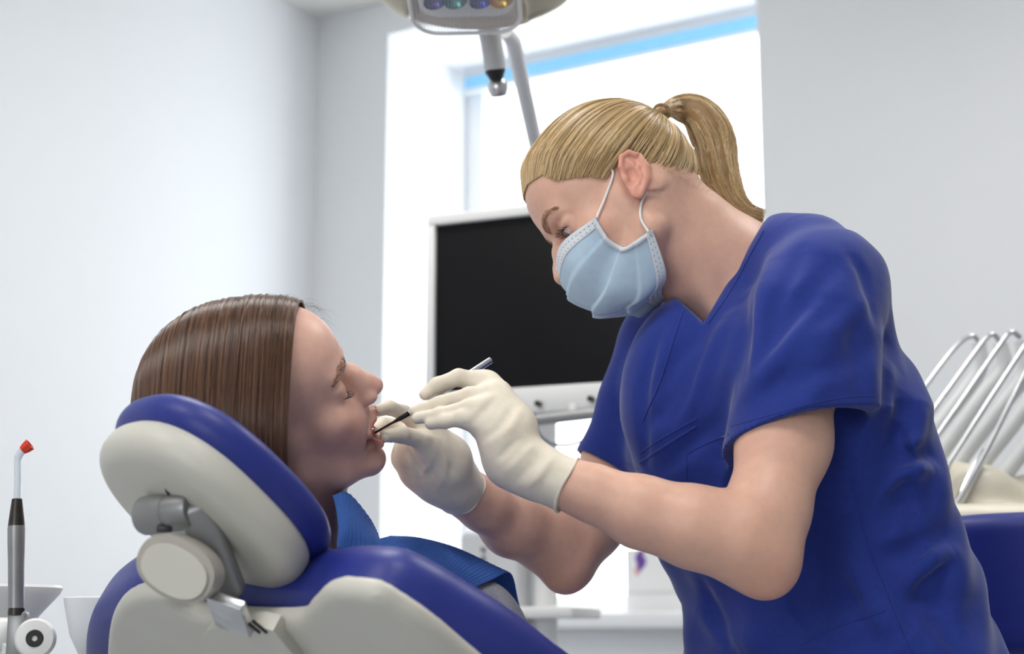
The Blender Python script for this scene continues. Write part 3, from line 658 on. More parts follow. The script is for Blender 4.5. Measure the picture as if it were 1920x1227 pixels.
SG1, _ = glove('glove', [
    ([(912, 722, 1.672), (860, 708, 1.665), (820, 722, 1.662), (797, 740, 1.662)], F_(9.6, 8.8, 7.8, 6.4), (950, 790, 1.655)),
    ([(932, 742, 1.655), (880, 742, 1.645), (825, 757, 1.648), (778, 772, 1.655)], F_(10.2, 8.6, 7.6, 6.2), (965, 800, 1.645)),
    ([(928, 765, 1.640), (878, 765, 1.632), (825, 778, 1.636), (782, 785, 1.645)], F_(9.8, 8.3, 7.4, 6.0), (958, 815, 1.635)),
    ([(905, 790, 1.632), (868, 785, 1.626), (835, 790, 1.630), (808, 795, 1.636)], F_(9.4, 8.2, 7.4, 6.3), (940, 830, 1.632)),
    ([(915, 800, 1.69), (870, 775, 1.705), (820, 770, 1.695), (786, 769, 1.672)], F_(12, 10, 9, 7), (950, 835, 1.665))],
    (962, 862, 1.640), [(1005, 885, 1.634), (1066, 912, 1.628)], 0.0285, dent, (-0.14, 1.55, 0.90), (0.10, 1.76, 1.12), 0.0235,
    [([(930, 745), (885, 795)], .004, .006, 'S'), ([(925, 830), (960, 800), (975, 770)], .0025, .006, 'U'), ([(935, 860), (975, 820)], .003, .006, 'S'),
     ([(950, 885), (985, 850), (1000, 835)], .0025, .006, 'U'), ([(965, 905), (1000, 870), (1015, 850)], .003, .007, 'S'), ([(1000, 905), (1020, 875)], .002, .006, 'U'),
     ([(985, 915), (1010, 895), (1035, 860)], .0028, .006, 'U'), ([(905, 825), (935, 800), (960, 765)], .003, .006, 'S')])
SG2, _ = glove('glove', [
    ([(800, 805, 1.765), (757, 775, 1.745), (730, 765, 1.725), (710, 770, 1.705)], F_(9.8, 8.6, 7.8, 6.6), (840, 850, 1.79)),
    ([(790, 828, 1.79), (748, 800, 1.80), (718, 795, 1.79), (705, 805, 1.77)], F_(10, 8.6, 7.6, 6.4), (830, 865, 1.80)),
    ([(785, 850, 1.81), (752, 848, 1.825), (752, 862, 1.80), (768, 868, 1.785)], F_(9.8, 8.6, 8.2, 7.4), (825, 880, 1.81)),
    ([(795, 872, 1.815), (772, 882, 1.825), (775, 888, 1.80), (790, 888, 1.79)], F_(10.5, 10.5, 11, 11), (825, 895, 1.815)),
    ([(812, 842, 1.765), (790, 825, 1.745), (752, 815, 1.72), (724, 818, 1.70)], F_(13, 10.5, 9.2, 7.2), (838, 872, 1.785))],
    (842, 898, 1.815), [(852, 908, 1.825), (866, 922, 1.842)], 0.0280, dent, (-0.20, 1.65, 0.86), (0.0, 1.90, 1.10), 0.0245,
    [([(800, 830), (815, 870), (800, 900)], .003, .006, 'S'), ([(830, 850), (835, 885), (820, 920)], .0025, .006, 'U'), ([(770, 850), (785, 880), (790, 905)], .003, .006, 'S'),
     ([(845, 865), (850, 895)], .003, .006, 'S'), ([(795, 815), (815, 825), (825, 845)], .0028, .005, 'U'), ([(760, 850), (775, 875), (800, 905)], .002, .004, 'U'), ([(815, 845), (808, 870), (790, 890)], .002, .004, 'U')],
    [((766, 846, 1.785), 0.0165), ((788, 878, 1.795), 0.019), ((815, 900, 1.805), 0.021)])
# face mask: a pleated sheet from the near cheek over the nose to the far cheek
M['mask_blue'] = mat('pleated mask fabric', srgb(184, 208, 229), 0.8, spec=0.2, sss=0.2, sss_r=(.8, .9, 1), var=0.05, vscale=70, bump=0.3, bscale=500, bdist=0.0006)
M['mask_white'] = mat('mask binding', srgb(222, 228, 234), 0.8, spec=0.2, var=0.03, vscale=150, bump=0.3, bscale=900, bdist=0.0005)
nF = HD.R[:, 0]; nL = HD.R[:, 1]; mid = lambda u, v: (lambda o, d: o + d * (np.dot(HD.O - o, nL) / np.dot(d, nL)))(np.array([0, 0, CAM_Z]), P(u, v, 1.0) - np.array([0, 0, CAM_Z]))
top_mid = HD.loc(mid(1040, 508)); 
midline = spline([HD.loc(mid(u, v)) for u, v in ((1046, 508), (1066, 545), (1100, 572), (1136, 586), (1190, 574), (1240, 545))], 61); midline[:, 1] = 0
def on_face(u, v, off):  # a little off the skin
    p = SB.see([(u, v)])[0]; g = SB.grad(p[None])[0]; return HD.loc(p + g * off)
edge = spline([on_face(u, v, 0.006) for u, v in ((1120, 413), (1135, 440), (1158, 460), (1178, 465), (1198, 450), (1222, 430))], 61)
NS = 28; grid = []
cheek_ctrl = spline([on_face(u, v, 0.014) for u, v in ((1075, 460), (1100, 490), (1130, 520), (1165, 535), (1200, 530), (1230, 500))], 61)
for i in range(61):
    row = spline([edge[i], cheek_ctrl[i], midline[i] + (0, 0.9, 0), midline[i]], NS)
    t = i / 60 * 3.6 + 0.3; fr = t - math.floor(t)
    for k in range(NS):
        w = math.sin(math.pi * min(1, k / (NS - 1) * 0.5 + 0.06)); row[k][0] += 0; n_ = norm(np.array([0.75, 0.5, -0.3]))
        if 5 <= i <= 55: row[k] = row[k] + n_ * (0.75 * (1 - fr) * smooth01(np.array(fr), 0.0, 0.10)) * w
    grid.append(row)
grid = np.array(grid); far_ = grid[:, :-1][:, ::-1].copy(); far_[..., 1] *= -1; full = np.concatenate([grid, far_], 1)
nr, nc = full.shape[:2]; W = HD.wld(full.reshape(-1, 3)); idx = np.arange(nr * nc).reshape(nr, nc)
Qm = np.stack([idx[:-1, :-1], idx[1:, :-1], idx[1:, 1:], idx[:-1, 1:]], -1).reshape(-1, 4)
mask = raw_mesh('face_mask', W, Qm, M['mask_blue'], dent); md = mask.modifiers.new('thickness', 'SOLIDIFY'); md.thickness = 0.0012; md.offset = 0
def band(name, rows, cols, lift=0.0012, m=M['mask_white']):
    g = full[np.ix_(rows, cols)]; c0 = np.array([3.0, 0, -4.0]); g = g + (g - c0) / np.linalg.norm(g - c0, axis=-1, keepdims=True) * lift / HD.k
    a, b = g.shape[:2]; ii = np.arange(a * b).reshape(a, b); q4 = np.stack([ii[:-1, :-1], ii[1:, :-1], ii[1:, 1:], ii[:-1, 1:]], -1).reshape(-1, 4)
    o = raw_mesh(name, HD.wld(g.reshape(-1, 3)), q4, m, mask); s_ = o.modifiers.new('thickness', 'SOLIDIFY'); s_.thickness = 0.0012; s_.offset = 0; return o
allc = list(range(nc)); band('nose_band', list(range(6)), allc); band('chin_band', list(range(nr - 6, nr)), allc)
band('side_binding', list(range(nr)), [0, 1]); band('side_binding', list(range(nr)), [nc - 2, nc - 1])
M['stitch'] = mat('stitching', srgb(120, 138, 160), 0.8)
bm = bmesh.new()
for r_ in (2, 4, nr - 5, nr - 3):
    a = HD.wld(full[r_]); c_ = a + norm(nF) * 0.0
    cs = spline(HD.wld(full[r_] + (full[r_] - np.array([3., 0, -4])) / np.linalg.norm(full[r_] - np.array([3., 0, -4]), axis=1, keepdims=True) * 0.2), 110)
    for k in range(2, 108, 2): add_tube(bm, [cs[k], (cs[k] + cs[k + 1]) / 2 * 1.0], 0.0004, 5)
tag(bm_obj('stitching', bm, M['stitch'], mask), kind='stuff')
M['cord'] = mat('white elastic', srgb(240, 240, 238), 0.7)
for sd in (1, -1):
    flip = lambda w: w if sd == 1 else HD.wld(HD.loc(w) * (1, -1, 1))
    w_ = SB.see([(1135, 370), (1149, 328), (1203, 380), (1201, 410)]) - np.array([0, .0025, 0])
    a = [HD.wld(edge[0]), w_[0], w_[1], HD.p(-0.4, 7.35, 3.0), HD.p(-2.0, 7.0, 2.2), HD.p(-2.5, 6.7, 0.0), HD.p(-1.6, 6.8, -2.2), w_[2], w_[3], HD.wld(edge[-4])]
    tube('ear_loop', spline([flip(w) for w in a], 60), 0.0015, M['cord'], mask, 8)
# hair: slicked back to a high ponytail
HC0 = np.array([-0.6, 0.0, 3.5])
def ang(ql): d = np.asarray(ql) - HC0; r = np.linalg.norm(d, axis=-1); return np.arctan2(np.abs(d[..., 1]), d[..., 0]), np.arcsin(d[..., 2] / (r + 1e-9)), r
hl = SB.see([(992, 345), (1018, 328), (1045, 340), (1075, 334), (1108, 332), (1135, 338), (1152, 312), (1165, 283), (1217, 322), (1231, 350), (1254, 372), (1292, 392), (1312, 402), (1326, 410)])
haz, hel, _ = ang(HD.loc(hl)); o_ = np.argsort(haz); haz = np.concatenate([[0], haz[o_], [math.pi]]); hel = np.concatenate([[hel[o_][0]], hel[o_], [hel[o_][-1] - 0.05]])
SS = SDF(); h2 = Head(SS, HD.O, HD.R[:, 0], HD.R[:, 1], HD.k)
h2.E((-0.6, 0, 4.7), (9.2, 7.15, 8.1), 0); h2.E((-4.5, 0, 2.0), (5.2, 5.9, 5.5), 1.5); h2.E((3.4, 0, 5.4), (5.4, 6.0, 5.6), 2.0)
tie = HD.loc(mid(1238, 212)); 
def cap_sdf(S0, h, az_, el_, thick, edge=0.16):
    def f(p):
        w = p.reshape(-1, 3); a, e, _ = ang(h.loc(w)); g = e - np.interp(a, az_, el_)
        t = thick * smooth01(g, -0.02, edge) - 0.004 * (g < -0.02)
        return (S0.at(w) - t).reshape(p.shape[:-1])
    return f
SHR = SDF(); SHR.op('U', cap_sdf(SS, HD, haz, hel, 0.0050, 0.46), HD.p(-0.5, 0, 4), 0.125, 0)
tw = HD.wld(tie)
tail = np.array([tw, P(1268, 203, 1.90), P(1310, 214, 1.905), P(1338, 262, 1.90), P(1348, 320, 1.89), P(1368, 372, 1.88), P(1400, 402, 1.875), P(1434, 411, 1.875)])
SHR.chain(list(spline(tail, 16)[:13]), list(np.interp(np.linspace(0, 0.8, 13), [0, .1, .3, .6, .8], [.008, .008, .018, .017, .008])), 0.008)
V, Q = SHR.mesh(0.002, HD.O - 0.16, HD.O + (0.30, 0.2, 0.2), 1)
hair_d = raw_mesh('hair', V, Q, M['blonde_cap'], dent)
def unit(v): return v / (np.linalg.norm(v, axis=-1, keepdims=True) + 1e-9)
N = 20000; az = RNG.random(N * 2) * math.pi; az = np.where(RNG.random(N * 2) < 0.35, np.abs(RNG.normal(0, .6, N * 2)), az) % math.pi; line = np.interp(az, haz, hel)
el = line + (RNG.random(N * 2) ** 1.7) * (1.45 - line) - 0.01; sd = np.where(RNG.random(N * 2) < 0.62, 1, -1)
dirs = np.stack([np.cos(el) * np.cos(az), sd * np.cos(el) * np.sin(az), np.sin(el)], 1)[:N]
td = unit(tie - HC0); n = 15; ts = np.linspace(0, 1, n)
om = np.arccos(np.clip(dirs @ td, -1, 1))[:, None, None]
path = (np.sin((1 - ts[None, :, None]) * om) * dirs[:, None] + np.sin(ts[None, :, None] * om) * td) / np.sin(om + 1e-6)
axis = np.cross(dirs, td); sag = np.sin(ts * math.pi)[None, :, None] * RNG.normal(0, 0.012, (N, 1, 1)); path = unit(path + axis[:, None] * sag)
# start just above the scalp and settle onto it
ra = HC0 + path * 9.5
Wp = HD.wld(ra.reshape(-1, 3)).astype(np.float32)
for _ in range(6):
    f = SS.at(Wp); dv = unit(Wp - HD.wld(HC0)); Wp = Wp - (f * 0.95)[:, None] * dv
psi = np.arctan2((dirs @ np.array([0, 1.0, 0])), dirs @ np.cross(td, [0, 1.0, 0]))
groove = 0.0012 * np.sin(psi * 46 + 2 * np.sin(psi * 17)) + 0.0006 * np.sin(psi * 113)
lift = (0.0064 * smooth01(ts[None] * om[:, :, 0] + 0.5 * (el - line)[:N, None], 0.0, 0.36) + groove[:, None] * smooth01(ts[None], 0, .2) + RNG.random((N, 1)) * 0.0018 + 0.0006)
Wp = Wp.reshape(N, n, 3) + unit(Wp - HD.wld(HC0)).reshape(N, n, 3) * lift[..., None]
hair_curves('hair_strands', Wp, 0.00024, M['blonde'], hair_d, 0.9)
g = spline(tail, 22); N = 5200
rr = np.interp(np.linspace(0, 1, 22), [0, .07, .2, .4, .65, .85, 1], [.006, .009, .019, .0265, .022, .013, .010])
tn = np.gradient(g, axis=0); tn = unit(tn); bx = unit(np.cross(tn, [0, 1.0, 0.05])); by = np.cross(tn, bx)
r0 = np.sqrt(RNG.random(N)); th = RNG.random(N) * 2 * math.pi; ends = RNG.uniform(0.72, 1.0, N); st = []
tt = np.linspace(0, 1, 18)
wob = RNG.normal(0, 1, (N, 2)); ph = RNG.random((N, 2)) * 6.28
S_ = np.empty((N, 18, 3))
for k_, t_ in enumerate(tt):
    x_ = t_ * ends * 21; i0 = np.minimum(x_.astype(int), 20); fr = (x_ - i0)[:, None]
    c_ = g[i0] * (1 - fr) + g[i0 + 1] * fr; X = bx[i0] * (1 - fr) + bx[i0 + 1] * fr; Y = by[i0] * (1 - fr) + by[i0 + 1] * fr; R_ = rr[i0] * (1 - fr[:, 0]) + rr[i0 + 1] * fr[:, 0]
    a_ = th + 0.35 * np.sin(3 * t_ + ph[:, 0]); clump = 1 + 0.10 * np.sin(a_ * 9 + r0 * 5)
    S_[:, k_] = c_ + ((r0 * R_ * clump * np.cos(a_))[:, None] * X + (0.8 * r0 * R_ * clump * np.sin(a_))[:, None] * Y) + (0.0022 * t_ ** 3 * wob[:, :1]) * X
hair_curves('ponytail', S_, 0.0002, M['blonde'], hair_d, 0.5)
# a few loose hairs at the tie and nape
N = 100; a_ = RNG.normal(0, 1, (N, 3)); base = np.concatenate([np.tile(tw, (60, 1)), SB.see([(1235 + 8 * (i % 12), 312 + 4.6 * (i % 12)) for i in range(40)])]); dr = unit(a_ + np.array([0.5, 0.0, 0.2])); dr[60:] = unit(np.array([0.55, 0, 0.8]) + 0.35 * a_[60:])
L_ = RNG.uniform(.010, .03, N); fl = np.stack([base + dr * (L_ * q_)[:, None] + np.array([0.01, 0, -0.012]) * q_ * q_ for q_ in np.linspace(0, 1, 8)], 1)
hair_curves('loose_hairs', fl, 0.0001, M['blonde'], hair_d, 0.4)
tube('hair_tie', [tw + (bx[1] * math.cos(q_) + by[1] * math.sin(q_)) * 0.0095 + tn[1] * 0.006 for q_ in np.linspace(0, 2 * math.pi, 30)], 0.0025, M['blonde_cap'], hair_d, 8)
# ------------------------------------------------------------------ the patient
pat = empty('person', P(760, 1150, 1.80), 'young woman with long brown hair lying back with mouth open, eyes closed', 'person')
SP = SDF(); HP = Head(SP, (-0.2478, 1.66, 1.0277), (0.929, 0.022, 0.368), (-0.245, 0.786, 0.567), 0.0095)
jj = build_head(SP, HP, jaw=10.0, eyes='closed', ears=(1,), chin=(1.3, 0.15))
E, C = HP.E, HP.C
# open mouth: cavity, lips, teeth ridge, tongue
for sd in (1, -1):
    C([(8.7, sd * 2.35, -5.5), (9.75, sd * 1.3, -4.5), (10.2, sd * .4, -4.2)], [.26, .34, .38], .5)      # upper lip
    C([(8.7, sd * 2.35, -5.5), jj(9.3, sd * 1.4, -6.5), jj(9.75, sd * .0, -6.7)], [.26, .38, .44], .5)     # lower lip
E((9.4, 0, -5.85), (2.6, 2.15, 1.25), 0.22, 'S', roty(12)); E((8.0, 0, -6.1), (2.2, 2.2, 1.4), 0.3, 'S', roty(8))
E(jj(7.8, 0, -6.9), (1.9, 1.3, .55), 0.2)                     # tongue
C([(1.0, 0, -4.0), (-2.0, 0, -8.5), (-4.5, 0, -15.0)], [5.2, 5.0, 5.6], 2.5)   # neck
C([(3.0, 0, -7.0), (0.2, 0, -11.0), (-2.0, 0, -15.0)], [3.0, 3.2, 3.6], 2.5)
C([(-3.5, 7.0, -17.5), (-4.5, 0, -16.5), (-3.5, -7.0, -17.5)], [4.0, 5.0, 4.0], 3)      # collar region
for sd in (1, -1): C([(-4.0, sd * 7.0, -17.0), (-5.0, sd * 12, -20)], [4.0, 3.5], 3)
E((-4.5, 0, -23), (4.0, 8, 9), 4)
V, Q = SP.mesh(0.0016, P(520, 640, 1.4) * 0 + HP.O + (-0.30, -0.30, -0.42), HP.O + (0.42, 0.5, 0.22), 1)
q = HP.loc(V); hd_ = (np.linalg.norm(q - (4, 0, 0), axis=1) < 16); col = np.tile(np.array(srgb(230, 184, 166)[:3]), (len(V), 1))
ck = hd_ * np.exp(-(((q[:, 0] - 6.5) / 2.4) ** 2 + ((np.abs(q[:, 1]) - 4.2) / 2.2) ** 2 + ((q[:, 2] + 3.0) / 2.4) ** 2)); col = paint(col, 0.45 * ck, (220, 142, 124))
ns = hd_ * np.exp(-(((q[:, 0] - 11.2) / 1.1) ** 2 + (q[:, 1] / 1.2) ** 2 + ((q[:, 2] + 1.5) / 1.0) ** 2)); col = paint(col, 0.4 * ns, (222, 140, 124))
lid = hd_ * np.exp(-(((np.abs(q[:, 1]) - 3.1) / 1.5) ** 2 + ((q[:, 2] - 1.2) / .9) ** 2)) * (q[:, 0] > 6); col = paint(col, 0.5 * lid, (206, 148, 130))
def near_path(pts, w): c = spline(pts, 30); d = np.full(len(q), 1e9); hm = hd_; d[hm] = np.min(np.linalg.norm(q[hm][:, None] - c[None], axis=2), axis=1); return 1 - smooth01(d, w * .6, w)
lp = np.maximum(near_path([(8.7, -2.3, -5.5), (9.9, -1.3, -4.6), (10.35, 0, -4.3), (9.9, 1.3, -4.6), (8.7, 2.3, -5.5)], .52), near_path([(8.7, -2.3, -5.5), jj(9.4, -1.4, -6.4), jj(9.9, 0, -6.6), jj(9.4, 1.4, -6.4), (8.7, 2.3, -5.5)], .55))
col = paint(col, 0.7 * lp, (208, 118, 112))
cav = hd_ * (q[:, 0] > 5.5) * np.exp(-(((q[:, 0] - 8.0) / 1.9) ** 4 + (q[:, 1] / 2.3) ** 4 + ((q[:, 2] + 6.2) / 1.1) ** 4)); col = paint(col, np.clip(cav * 1.3, 0, 1) * (1 - lp), (150, 52, 48))
raw_mesh('body', V, Q, M['skin_light'], pat, col)
for sd in (1, -1):
    c = np.array([6.85, sd * 3.1, 1.25])
    lashes('eyelashes', HP, [c + q_ for q_ in ((0.85, -sd * 1.25, -0.36), (1.27, -sd * 0.65, -0.68), (1.32, 0, -0.78), (1.14, sd * 0.7, -0.68), (0.72, sd * 1.4, -0.38))], (1, sd * 0.35, -0.55), 46, 0.68, M['lash'], pat, 0.00014, 0.35)
    brow('eyebrow', SP, HP, [(9.0, sd * 1.2, 3.3), (8.7, sd * 2.4, 3.75), (8.0, sd * 3.7, 3.9), (6.9, sd * 5.0, 3.2)], 300, M['brow_hair'], pat, (0, 0, 0.6))
M['tooth'] = mat('tooth enamel', srgb(232, 222, 202), 0.25, sss=0.2, var=0.03, vscale=300)
for k in range(-4, 5):
    a_ = k * 0.26; t0 = np.array([6.9 + 2.2 * math.cos(a_), 2.1 * math.sin(a_), -4.75]); bm = bmesh.new()
    bmesh.ops.create_icosphere(bm, subdivisions=2, radius=1.0, matrix=basis(HP.R @ np.array([math.cos(a_), math.sin(a_), 0]) * .0022, HP.R @ np.array([-math.sin(a_), math.cos(a_), 0]) * .0030, HP.R[:, 2] * .0040, HP.wld(t0)))
    bm_obj('tooth', bm, M['tooth'], pat)

# patient's hair: smooth long hair falling from the crown over the headrest
FR0, FRN = P(556, 680, 1.62), norm(np.array([1.0, 0.05, 0.03]))
SQ = SDF(); h3 = Head(SQ, HP.O, HP.R[:, 0], HP.R[:, 1], HP.k)
h3.E((-0.6, 0, 4.7), (9.9, 7.95, 8.75), 0); h3.E((-4.5, 0, 2.0), (6.0, 6.6, 6.2), 1.5); h3.E((3.2, 0, 5.4), (5.6, 6.7, 6.1), 2.0)
SQ.ell(P(395, 778, 1.64), (0.079, 0.078, 0.098), np.eye(3), 0.05); SQ.ell(P(450, 830, 1.60), (0.075, 0.06, 0.07), np.eye(3), 0.05)
def front_cut(p):
    d = (p - FR0.astype(np.float32)) @ FRN.astype(np.float32)
    w = np.interp(p[..., 2], [0.95, 1.0, 1.06, 1.12], [-0.012, -0.004, 0.004, -0.008]); return d - w + 0.005
HQ = SDF(); HQ.ops = list(SQ.ops); HQ.op('I', front_cut, HP.O, 0.6, 0.012)
V, Q = HQ.mesh(0.0025, HP.O - (0.25, 0.2, 0.2), HP.O + (0.1, 0.2, 0.2), 2)
hair_p = raw_mesh('hair', V, Q, M['brown_cap'], pat)
N = 15000; n = 16; x0 = RNG.uniform(P(240, 700, 1.64)[0], P(566, 640, 1.63)[0], N); th = np.linspace(0.30 * math.pi, 1.36 * math.pi, n)
st0 = RNG.uniform(0, 0.12, N); xc = P(480, 700, 1.64)[0]; cy, cz = 1.655, P(450, 780, 1.65)[2]
TH_ = th[None] + (RNG.random((N, 1)) - .5) * 0.25
spread = 1 + 0.13 * np.sin((TH_ - th[0]) * 0.9); X = xc + (x0[:, None] - xc) * spread * np.where(x0[:, None] < xc, 1, 0.9) + 0.0015 * np.sin(x0[:, None] * 900 + TH_ * 2)
D = np.stack([np.zeros_like(TH_), np.cos(TH_), np.sin(TH_)], -1); start = np.stack([X, cy + D[..., 1] * 0.2, cz + D[..., 2] * 0.2], -1)
pw, ok = SQ.march(start.reshape(-1, 3), -D.reshape(-1, 3), 0.19); pw = pw.reshape(N, n, 3); ok = ok.reshape(N, n).all(1)
fr = ((pw - FR0) @ FRN).max(1) < 0.009 + RNG.normal(0, .0025, N); keep = ok & fr
grv = 0.0006 * np.sin(x0 * 330 + 4 * np.sin(x0 * 97)) + 0.0004 * np.sin(x0 * 810 + 3 * np.sin(x0 * 211)) + 0.0004 * np.sin(x0 * 2100)
pw = pw + D * (grv[:, None] + RNG.random((N, 1)) * 0.0022 + 0.0003)[..., None]
hair_curves('hair_strands', pw[keep], 0.00022, M['brown'], hair_p, 0.9)
N = 90; x1 = RNG.uniform(P(470, 600, 1.64)[0], P(600, 600, 1.64)[0], N); o_ = np.stack([x1, RNG.uniform(1.6, 1.7, N), np.full(N, HP.O[2] + 0.2)], 1); b_, ok = SQ.march(o_, np.tile([0, 0, -1.0], (N, 1)), 0.3); b_ = b_[ok]
d_ = unit(np.stack([RNG.uniform(.2, 1, len(b_)), RNG.normal(0, .3, len(b_)), RNG.uniform(.1, .6, len(b_))], 1)); L_ = RNG.uniform(.008, .03, len(b_))
hair_curves('loose_hairs', np.stack([b_ + d_ * (L_ * q_)[:, None] - np.array([0, 0, .02]) * q_ ** 2 for q_ in np.linspace(0, 1, 7)], 1), 0.00008, M['brown'], hair_p, .4)
# ------------------------------------------------------------------ treatment chair
def slab_f(o, ax, d2, half, rad, bow=(0, 0)):
    o = np.asarray(o, np.float32); R = np.stack(ax, 1).astype(np.float32)
    def f(p):
        q = (p - o) @ R; z = q[..., 2] - bow[0] * q[..., 0] ** 2 - bow[1] * q[..., 1] ** 2
        a = d2(q[..., 0], q[..., 1]) + rad; b = np.abs(z) - half + rad
        return np.minimum(np.maximum(a, b), 0) + np.sqrt(np.maximum(a, 0) ** 2 + np.maximum(b, 0) ** 2) - rad
    return f
def super2(w, l, e=2.4): return lambda x, y: ((np.abs(x / w) ** e + np.abs(y / l) ** e) ** (1 / e) - 1) * min(w, l)
chair = empty('dental_chair', P(500, 1250, 1.7) * (1, 1, 0), 'reclined dental chair with blue upholstery and cream shell under the patient', 'chair')
nh = norm([0.48, 0.39, 0.78]); Rh = norm(np.cross(nh, (0, 0, 1))); ah = -np.cross(Rh, nh); ah = norm(ah)
hc = P(372, 968, 1.50)
S = SDF(); S.op('U', slab_f(hc + nh * 0.032, [Rh, ah, nh], super2(0.106, 0.114), 0.021, 0.0195, (0.5, 0.5)), hc + nh * .05, 0.24, 0)
V, Q = S.mesh(0.003, hc - 0.26, hc + 0.26, 2); raw_mesh('headrest_cushion', V, Q, M['vinyl'], chair)
S = SDF(); S.op('U', slab_f(hc + nh * 0.003, [Rh, ah, nh], super2(0.101, 0.109), 0.022, 0.019, (0.5, 0.5)), hc, 0.24, 0)
V, Q = S.mesh(0.003, hc - 0.26, hc + 0.26, 2); hshell = raw_mesh('headrest_shell', V, Q, M['cream'], chair)
# backrest
rho = math.radians(32); psi_ = math.radians(48)
ab = np.array([math.cos(rho) * math.cos(psi_), math.cos(rho) * math.sin(psi_), -math.sin(rho)]); Rb = norm(np.array([math.sin(psi_), -math.cos(psi_), -0.04])); nb_ = norm(np.cross(ab, Rb)); nb_ = nb_ if nb_[2] > 0 else -nb_
bo = P(384, 1086, 1.66)
def on_plane(uv, off):
    """outline points measured on the backrest's own plane, in its (lateral, downward) axes"""
    o = np.array([0, 0, CAM_Z]); c = bo + nb_ * off; out = []
    for u, v in uv:
        d = P(u, v, 1.0) - o; p = o + d * (np.dot(c - o, nb_) / np.dot(d, nb_)); out.append((np.dot(p - bo, Rb), np.dot(p - bo, ab), 0))
    return [(a, b) for a, b, _ in spline(out, 70)]
pl_ = on_plane([(u, v + 24) for u, v in [(204, 1330), (196, 1240), (199, 1165), (213, 1122), (240, 1100), (285, 1093), (315, 1103), (345, 1128), (400, 1140), (540, 1146), (575, 1122), (598, 1099), (625, 1091), (690, 1099), (745, 1130), (800, 1168), (872, 1228), (980, 1320)]], -0.075)
S = SDF(); S.op('U', slab_f(bo - nb_ * 0.064, [Rb, ab, nb_], poly_f(pl_), 0.012, 0.0105, (0.0, 0.0)), bo + ab * .25, 0.75, 0)
V, Q = S.mesh(0.004, bo - (0.5, 0.5, 0.5), bo + (0.7, 0.8, 0.3), 2); bshell = raw_mesh('backrest_shell', V, Q, M['cream'], chair)
pl_ = on_plane([(225, 1350), (199, 1250), (190, 1160), (201, 1100), (232, 1062), (290, 1036), (400, 1034), (560, 1050), (650, 1044), (730, 1052), (800, 1084), (860, 1120), (950, 1176), (1050, 1250), (1150, 1325)], 0.0)
S = SDF(); S.op('U', slab_f(bo - nb_ * 0.016, [Rb, ab, nb_], poly_f(pl_), 0.045, 0.036, (0.0, 0.0)), bo + ab * .25, 0.75, 0)
V, Q = S.mesh(0.004, bo - (0.5, 0.5, 0.5), bo + (0.7, 0.8, 0.3), 2); bcush = raw_mesh('backrest_cushion', V, Q, M['vinyl'], chair)
# headrest mechanism: pivot cylinder, slanted arm, knob, chrome bar, base plate
def pt(o, ax, a, b, c): return o + ax[0] * a + ax[1] * b + ax[2] * c
back_n = -nh
k0 = P(318, 962, 1.445); k1 = P(395, 952, 1.43)
arm_ax = norm(P(438, 1118, 1.47) - P(378, 962, 1.44))
lathe('pivot', P(268, 968, 1.47), P(362, 955, 1.445) - P(268, 968, 1.47), [(0.0, 0), (0.0165, 0), (0.018, 0.003), (0.018, 0.031), (0.0172, 0.032), (0.0172, 0.034), (0.018, 0.035), (0.018, 0.055), (0.0165, 0.058), (0, 0.058)], M['grey_metal'], hshell, 36)
xa = norm(np.cross(arm_ax, (0, 1, 0))); ya = np.cross(arm_ax, xa); L_ = np.linalg.norm(P(432, 1112, 1.475) - P(362, 950, 1.45))
box('bracket_arm', (P(432, 1112, 1.475) + P(362, 950, 1.45)) / 2, (0.034, 0.026, L_ + 0.012), M['grey_metal'], hshell, [xa, ya, arm_ax], 0.010, 4)
kc = P(336, 1066, 1.425); kd = norm(np.array([-0.16, -1.0, -0.10]))
xk = norm(np.cross((0, 0, 1), kd)); yk = np.cross(kd, xk)
def oval(a, b, n=48, e=2.3): return [(math.copysign(abs(math.cos(t)) ** (2 / e), math.cos(t)) * a, math.copysign(abs(math.sin(t)) ** (2 / e), math.sin(t)) * b) for t in np.linspace(0, 2 * math.pi, n, endpoint=False)]
tilt = math.radians(-28); xk2 = xk * math.cos(tilt) + yk * math.sin(tilt); yk2 = -xk * math.sin(tilt) + yk * math.cos(tilt)
prism('knob', oval(0.037, 0.026), [xk2, yk2, kd], kc, -0.018, 0.010, M['taupe'], hshell, 0.006, 3)
prism('knob_cap', oval(0.0315, 0.0205), [xk2, yk2, kd], kc - kd * 0.0 - np.array([0, 0, 0.002]), 0.0, 0.0135, M['cream'], hshell, 0.003, 3)
def plane_pt(u, v, off):
    o = np.array([0, 0, CAM_Z]); d = P(u, v, 1.0) - o; return o + d * (np.dot(bo + nb_ * off - o, nb_) / np.dot(d, nb_))
hz = [(np.dot(p - bo, Rb), np.dot(p - bo, ab)) for p in (plane_pt(u, v, -0.085) for u, v in ((385, 1320), (378, 1230), (380, 1190), (392, 1176), (430, 1171), (480, 1169), (508, 1176), (545, 1222), (600, 1310)))]
prism('bar_housing', hz, [Rb, ab, nb_], bo, -0.086, -0.070, M['cream'], bshell, 0.004, 3)
bar_a, bar_b = plane_pt(424, 1128, -0.084), plane_pt(440, 1176, -0.089); bax = norm(bar_b - bar_a); bx_ = norm(np.cross(bax, nb_)); by_ = np.cross(bax, bx_)
box('chrome_bar', (bar_a + bar_b) / 2, (0.036, 0.010, np.linalg.norm(bar_b - bar_a) + 0.006), M['metal'], bshell, [bx_, by_, bax], 0.0015)
for u_ in (474, 487): box('slot', plane_pt(u_, 1176, -0.087), (0.0022, 0.020, 0.003), M['dark'], bshell, [Rb, ab, nb_], 0.0006)
